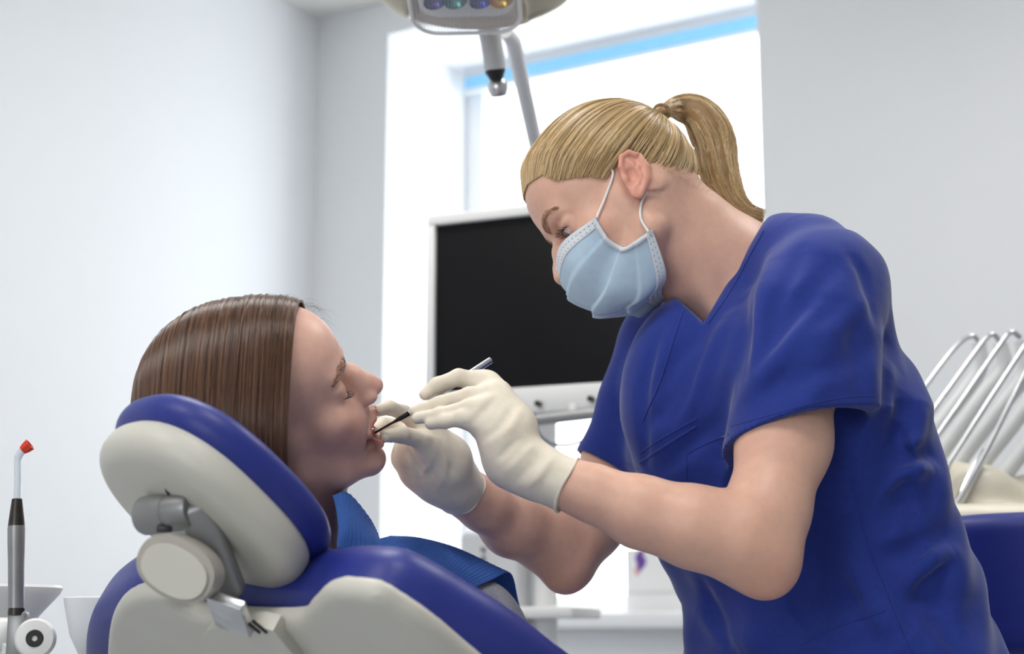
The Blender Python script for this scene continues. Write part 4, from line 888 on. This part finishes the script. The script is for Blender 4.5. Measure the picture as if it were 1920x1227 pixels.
prism('slot_hole', oval(0.0035, 0.009), [norm(xa + arm_ax * .1), norm(arm_ax), norm(np.cross(xa, arm_ax))], P(318, 918, 1.445), -0.004, 0.012, M['dark'], hshell, 0.001)
box('pivot_slot', P(308, 992, 1.445), (0.013, 0.006, 0.006), M['dark'], hshell, None, 0.001)
# seam along the near edge of the backrest cushion
sp_ = []
# seat, base and column of the chair (below the picture)
sc = bo + ab * 0.62; fd = np.array([math.cos(psi_), math.sin(psi_), 0.0])
box('seat_cushion', sc + fd * 0.22 + (0, 0, -0.03), (0.50, 0.52, 0.10), M['vinyl'], chair, [Rb * (1, 1, 0) / np.linalg.norm(Rb[:2]), fd, EZ], 0.035, 4)
sz = sc[2] - 0.08
box('seat_base', np.append((sc + fd * 0.20)[:2], sz / 2 + 0.05), (0.26, 0.36, sz - 0.10), M['cream'], chair, [Rb * (1, 1, 0) / np.linalg.norm(Rb[:2]), fd, EZ], 0.03, 3)
box('floor_plate', np.append((sc + fd * 0.22)[:2], 0.03), (0.46, 0.8, 0.06), M['cream'], chair, [Rb * (1, 1, 0) / np.linalg.norm(Rb[:2]), fd, EZ], 0.02, 3)
# ------------------------------------------------------------------ patient's shirt and paper bib
def sheet(name, rows, nu, nv, m, parent, thick=0.0008, wave=0.0, freq=60, seed=0):
    """smooth cloth sheet through a grid of (u, v, Y) photograph points"""
    G = np.array([[P(*q) for q in r] for r in rows]); A = np.array([spline(r, nu) for r in G]); B = np.array([spline(A[:, i], nv) for i in range(nu)]).transpose(1, 0, 2)
    if wave:
        t = np.linspace(0, 1, nu)[None] * freq; nrm = unit(np.cross(np.gradient(B, axis=1), np.gradient(B, axis=0))); B = B + nrm * (wave * np.sin(t * 2 * math.pi))[..., None]
    idx = np.arange(nu * nv).reshape(nv, nu); q4 = np.stack([idx[:-1, :-1], idx[1:, :-1], idx[1:, 1:], idx[:-1, 1:]], -1).reshape(-1, 4)
    o = raw_mesh(name, B.reshape(-1, 3), q4, m, parent); s_ = o.modifiers.new('thickness', 'SOLIDIFY'); s_.thickness = thick; s_.offset = 0; return o
S = SDF(); S.chain([P(668, 1120, 1.74), P(760, 1150, 1.82), P(872, 1195, 1.89), P(950, 1270, 1.97)], [0.055, 0.060, 0.062, 0.056], 0.04)
S.chain([P(650, 1160, 1.66), P(720, 1190, 1.74), P(820, 1225, 1.84)], [0.03, 0.035, 0.04], 0.05); S.chain([P(760, 1130, 1.96), P(860, 1190, 2.05), P(930, 1270, 2.1)], [0.03, 0.032, 0.03], 0.05)
S.creases([([(900, 1105), (925, 1140)], 3e-3, .006), ([(880, 1115), (905, 1150)], 3e-3, .006), ([(925, 1100), (945, 1140)], 2.5e-3, .006)])
V, Q = S.mesh(0.004, P(560, 1330, 1.6) * 0 + (-0.30, 1.5, 0.62), (0.25, 2.35, 0.98), 1); raw_mesh('shirt', V, Q, M['shirt'], pat)
bib = empty('dental_bib', P(800, 1060, 1.80), 'blue crimped paper bib laid over the patient\'s chest', 'bib')
sheet('bib_sheet', [[(690, 1052, 1.64), (735, 1085, 1.66), (800, 1110, 1.70), (880, 1150, 1.76)],
                    [(690, 1022, 1.68), (750, 1045, 1.71), (815, 1075, 1.74), (868, 1118, 1.78)],
                    [(725, 1008, 1.74), (775, 1014, 1.77), (845, 1032, 1.82), (925, 1086, 1.86)],
                    [(735, 1012, 1.80), (800, 1018, 1.84), (880, 1044, 1.89), (958, 1076, 1.93)],
                    [(735, 1060, 1.88), (800, 1075, 1.92), (890, 1100, 1.97), (972, 1128, 2.0)],
                    [(735, 1120, 1.92), (800, 1140, 1.97), (890, 1165, 2.02), (986, 1182, 2.05)]], 150, 40, M['bib'], bib, 0.0008, 0.0005, 42)
sheet('bib_collar', [[(632, 1030, 1.58), (650, 1035, 1.60), (690, 1040, 1.63), (730, 1045, 1.68)],
                     [(634, 985, 1.60), (655, 990, 1.61), (690, 1010, 1.65), (722, 1030, 1.70)],
                     [(628, 945, 1.635), (650, 945, 1.65), (680, 975, 1.68), (712, 1012, 1.73)],
                     [(624, 930, 1.66), (652, 925, 1.68), (690, 968, 1.72), (708, 1000, 1.76)],
                     [(640, 950, 1.72), (668, 950, 1.75), (702, 1000, 1.77), (714, 1030, 1.79)]], 60, 30, M['bib'], bib, 0.0008, 0.0004, 14)
# mouth mirror held by the dentist
mir = empty('dental_mirror', P(800, 755, 1.68), 'steel dental mirror held in the gloved hand at the patient\'s mouth', 'instrument')
a_, b_ = P(921, 675, 1.712), P(766, 776, 1.679); d_ = norm(b_ - a_); L_ = np.linalg.norm(b_ - a_)
lathe('handle', a_, d_, [(0, 0), (0.0032, 0.0003), (0.0036, 0.001), (0.0036, L_ - 0.012), (0.0032, L_ - 0.004), (0.0028, L_)], M['metal'], mir, 24)
tip = P(703, 812, 1.694); e_ = P(735, 795, 1.684)
lathe('shank', b_, norm(tip - b_), [(0.0028, 0), (0.0024, 0.012), (0.0013, 0.02), (0.0012, np.linalg.norm(tip - b_))], M['gunmetal'], mir, 16)
lathe('mirror', P(692, 812, 1.702), norm(np.array([0.5, -0.1, -0.86])), [(0, 0), (0.0105, 0), (0.011, 0.0006), (0.0105, 0.0016), (0, 0.0016)], M['chrome'], mir, 32)
# cotton rest between lip and gum
# ------------------------------------------------------------------ monitor on its stand
MY = 3.06; m1 = norm([0.92, -0.39, 0]); m3 = np.array([0, 0, 1.0]); m2 = np.cross(m3, m1)    # m1 right, m2 away
mon = empty('monitor', P(1022, 1227, 3.0) * (1, 1, 0), 'flat monitor with black screen in a white frame behind the dentist', 'monitor')
tl = P(800, 404, MY); bl = P(800, 786, MY); H = tl[2] - bl[2]; Wd = 0.565
def mp(x, z, y=0.0): return tl + m1 * x - m3 * z + m2 * y
for x0, x1, z0, z1 in ((0, Wd, 0, 0.021), (0, Wd, H - 0.050, H), (0, 0.017, 0.021, H - 0.05), (Wd - 0.017, Wd, 0.021, H - 0.05)):
    box('bezel', mp((x0 + x1) / 2, (z0 + z1) / 2, 0.018), (x1 - x0, 0.036, z1 - z0), M['plastic'], mon, [m1, m2, m3], 0.003)
box('screen', mp(Wd / 2, (H - 0.03) / 2, 0.02), (Wd - 0.03, 0.02, H - 0.065), M['screen'], mon, [m1, m2, m3], 0.001)
box('housing', mp(Wd / 2, H / 2, 0.05), (Wd - 0.05, 0.04, H - 0.05), M['plastic'], mon, [m1, m2, m3], 0.012)
for u_, v_ in ((1008, 757), (1107, 748)): lathe('button', P(u_, v_, 2.955 if u_ < 1050 else 2.915), -m2, [(0, -0.01), (0.0055, -0.01), (0.0055, 0.004), (0.0045, 0.005), (0, 0.005)], M['dark'], mon, 20)
tube('handle_bar', [P(930, 797, 2.95), P(1190, 767, 2.85)], 0.0105, M['grey_metal'], mon, 20)
for u_, v_, y_ in ((985, 774, 2.945), (1075, 766, 2.905), (1160, 756, 2.87)): box('bar_bracket', P(u_, v_ + 6, y_), (0.014, 0.014, 0.028), M['plastic'], mon, [m1, m2, m3], 0.003)
tube('cable', spline([P(1003, 775, 2.95), P(1010, 812, 2.95), P(1040, 834, 2.94), P(1085, 830, 2.92), P(1118, 805, 2.90), P(1128, 775, 2.89)], 40), 0.0034, mat('grey cable', srgb(120, 124, 130), 0.5), mon, 10)
tube('stand_pole', [P(1022, 1227, 3.05) * (1, 1, 0), P(1022, 640, 3.12)], 0.0225, M['plastic'], mon, 24)
box('stand_mount', P(1010, 640, 3.13), (0.12, 0.05, 0.12), M['plastic'], mon, [m1, m2, m3], 0.012)
lathe('stand_foot', P(1022, 1227, 3.05) * (1, 1, 0), (0, 0, 1), [(0, 0), (0.24, 0), (0.24, 0.015), (0.20, 0.035), (0.05, 0.05), (0.03, 0.08), (0, 0.08)], M['plastic'], mon, 40)
# suction and control box hung beside the pole
ub = empty('equipment_unit', P(940, 1200, 3.1) * (1, 1, 0), 'white floor standing equipment unit beside the monitor pole', 'equipment unit')
M['pale'] = mat('pale grey casing', srgb(208, 210, 212), 0.5, var=0.01, vscale=12)
c_ = P(940, 1075, 3.14); box('casing', np.array([c_[0], c_[1], c_[2] / 2 + 0.045]), (0.125, 0.12, c_[2] + 0.065), M['pale'], ub, [m1, m2, m3], 0.012, 3)
for v_ in (1030, 1048, 1075, 1092): box('button', P(905, v_, 3.085), (0.008, 0.012, 0.008), M['grey_metal'], ub, [m1, m2, m3], 0.002)
box('shelf', P(1000, 1150, 3.1), (0.22, 0.16, 0.022), M['plastic'], ub, [m1, m2, m3], 0.006)
# box of wipes on the sill
_, zz = pix_on(1230, 1100, 0.12); a0, _ = pix_on(1172, 1100, 0.05); a1, _ = pix_on(1300, 1100, 0.05)
wp = empty('tissue_box', RM((a0 + a1) / 2, 0.14, WIN_Z0), 'white cardboard box with a small purple flower print on the window sill', 'box')
_, zt = pix_on(1230, 1028, 0.05); room_box('carton', a0, a1, 0.05, 0.22, WIN_Z0, zt, M['plastic'], wp, 0.006)
room_box('carton_lid', a0 - 0.004, a1 + 0.004, 0.046, 0.224, WIN_Z0 + 0.055, WIN_Z0 + 0.058, M['pale'], wp, 0.001)
M['violet'] = mat('violet print', srgb(120, 84, 170), 0.6, var=0.2, vscale=60); M['pink'] = mat('pink print', srgb(226, 170, 180), 0.6, var=0.1, vscale=60)
fa_, fz_ = pix_on(1198, 1050, 0.05)
for k, (dx, dz, r, mm) in enumerate(((0, 0.004, 0.012, 'violet'), (0.012, -0.006, 0.011, 'violet'), (0.003, -0.018, 0.010, 'violet'), (-0.006, -0.032, 0.009, 'pink'), (0.008, 0.018, 0.008, 'violet'))):
    prism('petal_print', oval(r, r * 1.4, 20), [E1, EZ, -E2], RM(fa_ + dx, 0.05, fz_ + dz), 0.0, 0.0012, M[mm], wp, 0.0)
# ------------------------------------------------------------------ operating lamp over the chair
lamp = empty('operating_lamp', P(885, -20, 2.15), 'dental operating lamp with clear ribbed lens hanging above the chair', 'lamp')
M['champagne'] = mat('champagne lamp housing', srgb(196, 188, 170), 0.3, 0.55, var=0.02, vscale=20)
M['lens'] = mat('clear ribbed lens', srgb(226, 230, 238), 0.08, alpha=0.42, coat=0.5)
M['lens'].node_tree.nodes['Principled BSDF'].inputs['Alpha'].default_value = 0.13
lc = P(884, -22, 2.16)
S = SDF(); S.ell(lc + (0.003, 0.02, 0.008), (0.142, 0.085, 0.054), np.eye(3), 0.0); S.box(lc + (-0.006, -0.01, -0.045), (0.085, 0.075, 0.028), np.eye(3), 0.02, 0.006, 'S')
V, Q = S.mesh(0.003, lc - 0.2, lc + 0.2, 2); raw_mesh('housing', V, Q, M['champagne'], lamp)
lx = norm([1, -0.05, 0.0]); lz = norm([0.0, 0.30, 1.0]); ly = np.cross(lz, lx); l0 = P(872, 12, 2.10)
prism('reflector_plate', rrect(0.135, 0.10, 0.03), [lx, ly, lz], l0 + lz * 0.022, 0, 0.006, M['plastic'], lamp, 0.002)
cups = [(-0.052, (88, 80, 150)), (-0.018, (96, 168, 166)), (0.022, (70, 70, 172)), (0.056, (222, 178, 70))]
for x_, c3 in cups:
    mm = mat('coated reflector', srgb(*c3), 0.18, 0.9, var=0.25, vscale=120)
    lathe('reflector', l0 + lx * (x_ * 0.86) - ly * 0.008 + lz * 0.018, -lz + lx * 0.25, [(0.007, -0.004), (0.012, 0.002), (0.0155, 0.009), (0.017, 0.016), (0.0162, 0.016), (0.014, 0.009), (0.009, 0.003), (0.0, 0.001)], mm, lamp, 28)
lens = prism('lens', rrect(0.150, 0.112, 0.036, 8), [lx, ly, lz], l0, -0.004, 0.0, M['lens'], lamp, 0.0015)
for k in range(-15, 16): 
    xx = k * 0.0045; half_ = 0.052 if abs(xx) < 0.04 else 0.052 - (abs(xx) - 0.04) * 0.75
    box('lens_rib', l0 + lx * xx - lz * 0.0045, (0.0016, half_ * 2, 0.0018), M['lens'], lens, [norm(lx - ly * .0), ly, lz], 0.0)
tube('lens_rim', [l0 - lz * 0.002 + lx * q_[0] + ly * q_[1] for q_ in rrect(0.152, 0.114, 0.037, 8) + [rrect(0.152, 0.114, 0.037, 8)[0]]], 0.0028, M['plastic'], lamp, 8)
# lamp arms
tube('lower_arm', spline([P(912, 20, 2.30), P(918, 60, 2.31), P(926, 110, 2.32), P(928, 130, 2.325)], 14), [0.017] * 6 + [0.0165] * 8, M['pale'], lamp, 24)
lathe('joint', P(928, 130, 2.325), norm(P(935, 172, 2.335) - P(928, 130, 2.325)), [(0, 0), (0.0155, 0), (0.0155, 0.004), (0.009, 0.017), (0.0, 0.019)], M['dark'], lamp, 24)
lathe('joint_cap', P(932, 150, 2.34), norm(P(936, 184, 2.345) - P(932, 150, 2.34)), [(0.0, 0.0), (0.0125, 0.001), (0.0155, 0.008), (0.0155, 0.016), (0.012, 0.025), (0, 0.027)], M['metal'], lamp, 28)
tube('upper_arm', [P(948, 60, 2.36), P(962, 78, 2.40), P(1003, 262, 2.72), P(1030, 385, 3.25), P(1028, 560, 3.30)], [0.010, 0.0125, 0.0135, 0.014, 0.014], M['trim'], lamp, 20)
tube('ceiling_rod', [P(912, 25, 2.30), P(900, -60, 2.25)], 0.014, M['pale'], lamp, 20)
# ------------------------------------------------------------------ instrument unit at the right
IY = 2.55
unit_o = empty('instrument_unit', P(1850, 1150, IY) * (1, 1, 0), 'cream dental instrument unit with curved whip arms behind the dentist', 'instrument unit')
S = SDF(); S.box(P(1880, 1010, IY + .05), (0.17, 0.16, 0.045), np.eye(3), 0.03, 0); S.ell(P(1840, 925, IY), (0.055, 0.05, 0.045), np.eye(3), 0.03); S.ell(P(1772, 915, IY + .03), (0.045, 0.045, 0.045), np.eye(3), 0.03); S.ell(P(1925, 930, IY + .03), (0.04, 0.045, 0.035), np.eye(3), 0.03)
M['ivory'] = mat('ivory instrument casing', srgb(226, 220, 202), 0.4, var=0.015, vscale=15)
V, Q = S.mesh(0.004, P(1880, 1010, IY) - 0.3, P(1880, 1010, IY) + 0.3, 2); raw_mesh('holder_body', V, Q, M['ivory'], unit_o)
col_b = P(1900, 1040, IY + 0.08); tube('support_column', [col_b * (1, 1, 0), col_b], 0.05, M['plastic'], unit_o, 28)
arms = [[(1700, 775), (1752, 702), (1795, 648), (1822, 631), (1834, 640)], [(1718, 815), (1790, 715), (1845, 640), (1862, 628), (1874, 640)], [(1735, 850), (1810, 742), (1872, 652), (1895, 624), (1914, 634)],
        [(1758, 905), (1830, 790), (1895, 690), (1930, 640), (1948, 642)], [(1785, 960), (1850, 845), (1900, 745), (1945, 660), (1966, 660)]]
for k, a in enumerate(arms): tube('whip_arm', spline([P(u, v, IY - 0.03 * k + 0.06) for u, v in a], 30), 0.0042, M['metal'], unit_o, 10)
hoses = [[(1835, 645), (1838, 690), (1810, 735), (1740, 825), (1700, 880)], [(1876, 645), (1882, 690), (1845, 740), (1780, 830), (1735, 890)], [(1916, 640), (1922, 700), (1880, 760), (1815, 845), (1775, 905)], [(1950, 650), (1950, 720), (1905, 790), (1850, 860), (1815, 905)], [(1966, 665), (1970, 760), (1930, 830), (1885, 890), (1860, 920)]]
M['hose'] = mat('pale silicone hose', srgb(214, 216, 216), 0.5, var=0.015, vscale=20)
for k, a in enumerate(hoses): tube('hose', spline([P(u, v, IY - 0.03 * k + 0.12) for u, v in a], 36), 0.0125, M['hose'], unit_o, 16)
for k, (p0, p1) in enumerate((((1786, 965, IY - .06), (1846, 845, IY - .03)), ((1752, 915, IY - .02), (1778, 868, IY)))):
    a_, b_ = P(*p0), P(*p1); L_ = np.linalg.norm(b_ - a_)
    hp_ = lathe('handpiece', a_, b_ - a_, [(0, 0), (0.005, 0.001), (0.0065, 0.02), (0.0095, L_ * .5), (0.0085, L_ * .8), (0.0055, L_)], M['chrome'] if k == 0 else M['gunmetal'], unit_o, 24)
# ------------------------------------------------------------------ the dentist's stool
stool = empty('stool', P(1720, 1300, 1.98) * (1, 1, 0), 'blue upholstered stool with rounded backrest behind the dentist', 'stool')
sx_ = norm([0.86, -0.5, 0]); sy_ = np.cross((0, 0, 1), sx_); bc = P(1905, 1095, 2.10)
S = SDF(); S.op('U', slab_f(bc, [sx_, np.array([0, 0, 1.0]), -sy_], super2(0.165, 0.092, 3.2), 0.028, 0.026, (-0.8, 0.0)), bc, 0.25, 0)
V, Q = S.mesh(0.004, bc - 0.25, bc + 0.25, 2); raw_mesh('backrest', V, Q, M['vinyl'], stool)
seat_c = np.append(P(1640, 1300, 1.93)[:2], 0.53)
lathe('seat', seat_c - (0, 0, 0.04), (0, 0, 1), [(0, 0), (0.17, 0), (0.195, 0.015), (0.20, 0.04), (0.18, 0.07), (0, 0.075)], M['vinyl'], stool, 48)
tube('back_bracket', spline([seat_c - (0, 0, .05), np.array([bc[0] * .9 + seat_c[0] * .1, bc[1] + .02, 0.5]), np.array([bc[0], bc[1] + 0.03, 0.62]), bc + (0, 0.02, -0.05)], 24), 0.016, M['metal'], stool, 14)
tube('column', [seat_c * (1, 1, 0) + (0, 0, 0.09), seat_c - (0, 0, 0.03)], 0.025, M['chrome'], stool, 20)
for k in range(5):
    t = k * 2 * math.pi / 5; e_ = seat_c * (1, 1, 0) + np.array([math.cos(t), math.sin(t), 0]) * 0.26
    tube('leg', [seat_c * (1, 1, 0) + (0, 0, 0.10), e_ + (0, 0, 0.065)], [0.02, 0.014], M['metal'], stool, 12)
    lathe('caster', e_ + (-.012, 0, 0.027), (1, 0, 0), [(0, 0), (0.026, 0), (0.026, 0.024), (0, 0.024)], M['dark'], stool, 20)
# ------------------------------------------------------------------ suction handpiece, holder and basins at the left
SY = 1.75
suc = empty('suction_handpiece', P(30, 1227, SY), 'suction handpiece with clear tube and red tip standing in a holder', 'instrument')
lathe('handle', P(30, 1150, SY), P(31, 990, SY) - P(30, 1150, SY), [(0, 0), (0.0085, 0), (0.0085, 0.022), (0.0088, 0.055), (0.0094, 0.075), (0.0096, 0.090), (0.0092, 0.0935), (0, 0.0935)], M['grey_metal'], suc, 32)
lathe('handle_ring', P(30, 1154, SY), (0, 0, 1), [(0, 0), (0.0088, 0), (0.0088, 0.0075), (0, 0.0075)], M['gunmetal'], suc, 28)
lathe('nozzle', P(31, 990, SY), P(32, 936, SY) - P(31, 990, SY), [(0, 0), (0.0092, 0), (0.0088, 0.006), (0.0056, 0.031), (0.005, 0.0315), (0, 0.0315)], M['gunmetal'], suc, 28)
tube('clear_tube', spline([P(32, 938, SY), P(33, 900, SY), P(33, 865, SY), P(37, 852, SY), P(45, 842, SY)], 24), [0.0038] * 14 + [0.0042] * 10, M['clear'], suc, 16)
d_ = norm(P(56, 834, SY) - P(42, 845, SY)); lathe('red_tip', P(42, 845, SY) , d_, [(0, 0), (0.0048, 0), (0.0062, 0.004), (0.0072, 0.0105), (0.0058, 0.0105), (0.0045, 0.004), (0, 0.003)], M['red'], suc, 8)
hold = empty('instrument_holder', P(50, 1227, SY), 'white holder knob with a steel hexagon screw under the suction handpiece', 'holder')
box('bracket', P(33, 1195, SY + 0.005), (0.020, 0.02, 0.055), M['grey_metal'], hold, None, 0.004)
kd = norm(np.array([0.22, -1.0, 0.02])); kc = P(66, 1198, SY - 0.004)
lathe('knob', kc + kd * -0.016, kd, [(0, 0), (0.019, 0), (0.0215, 0.003), (0.0215, 0.018), (0.019, 0.024), (0.0115, 0.0255), (0, 0.0255)], M['plastic'], hold, 48)
lathe('screw', kc + kd * 0.008, kd, [(0, 0), (0.0092, 0), (0.0092, 0.0022), (0.0082, 0.003), (0.003, 0.003), (0.003, 0.001), (0, 0.001)], M['gunmetal'], hold, 6 * 5)
lathe('arm_end', P(22, 1190, SY + 0.03), (-1, 0, 0), [(0, 0), (0.016, 0), (0.018, 0.004), (0.018, 0.02), (0, 0.02)], M['plastic'], hold, 32)
tube('support_arm', [P(30, 1205, SY + 0.02), P(20, 1330, SY + 0.06), P(20, 1330, SY + 0.06) * (1, 1, 0)], 0.014, M['plastic'], hold, 16)
cus = empty('cuspidor', P(20, 1227, 2.0) * (1, 1, 0), 'white cuspidor bowl on a grey base at the left edge', 'basin')
cc = P(-12, 1100, 2.0)
lathe('bowl', cc - (0, 0, 0.052), (0, 0, 1), [(0, 0), (0.048, 0.0), (0.05, 0.008), (0.058, 0.018), (0.080, 0.043), (0.083, 0.050), (0.081, 0.053), (0.075, 0.052), (0.045, 0.015), (0, 0.012)], M['plastic'], cus, 56)
lathe('pedestal', cc * (1, 1, 0), (0, 0, 1), [(0, 0), (0.09, 0), (0.09, 0.02), (0.052, 0.05), (0.05, cc[2] - 0.052), (0, cc[2] - 0.052)], M['pale'], cus, 48)
trb = empty('side_tray', P(190, 1227, 1.95) * (1, 1, 0), 'white curved basin edge showing behind the blue backrest', 'basin')
cc = P(205, 1121, 1.95)
lathe('dish', cc - (0, 0, 0.085), (0, 0, 1), [(0, 0), (0.012, 0), (0.03, 0.012), (0.044, 0.04), (0.0525, 0.078), (0.053, 0.084), (0.050, 0.085), (0.03, 0.07), (0, 0.066)], M['trim'], trb, 48)
lathe('dish_post', cc * (1, 1, 0), (0, 0, 1), [(0, 0), (0.06, 0), (0.06, 0.012), (0.014, 0.03), (0.014, cc[2] - 0.08), (0, cc[2] - 0.08)], M['trim'], trb, 32)
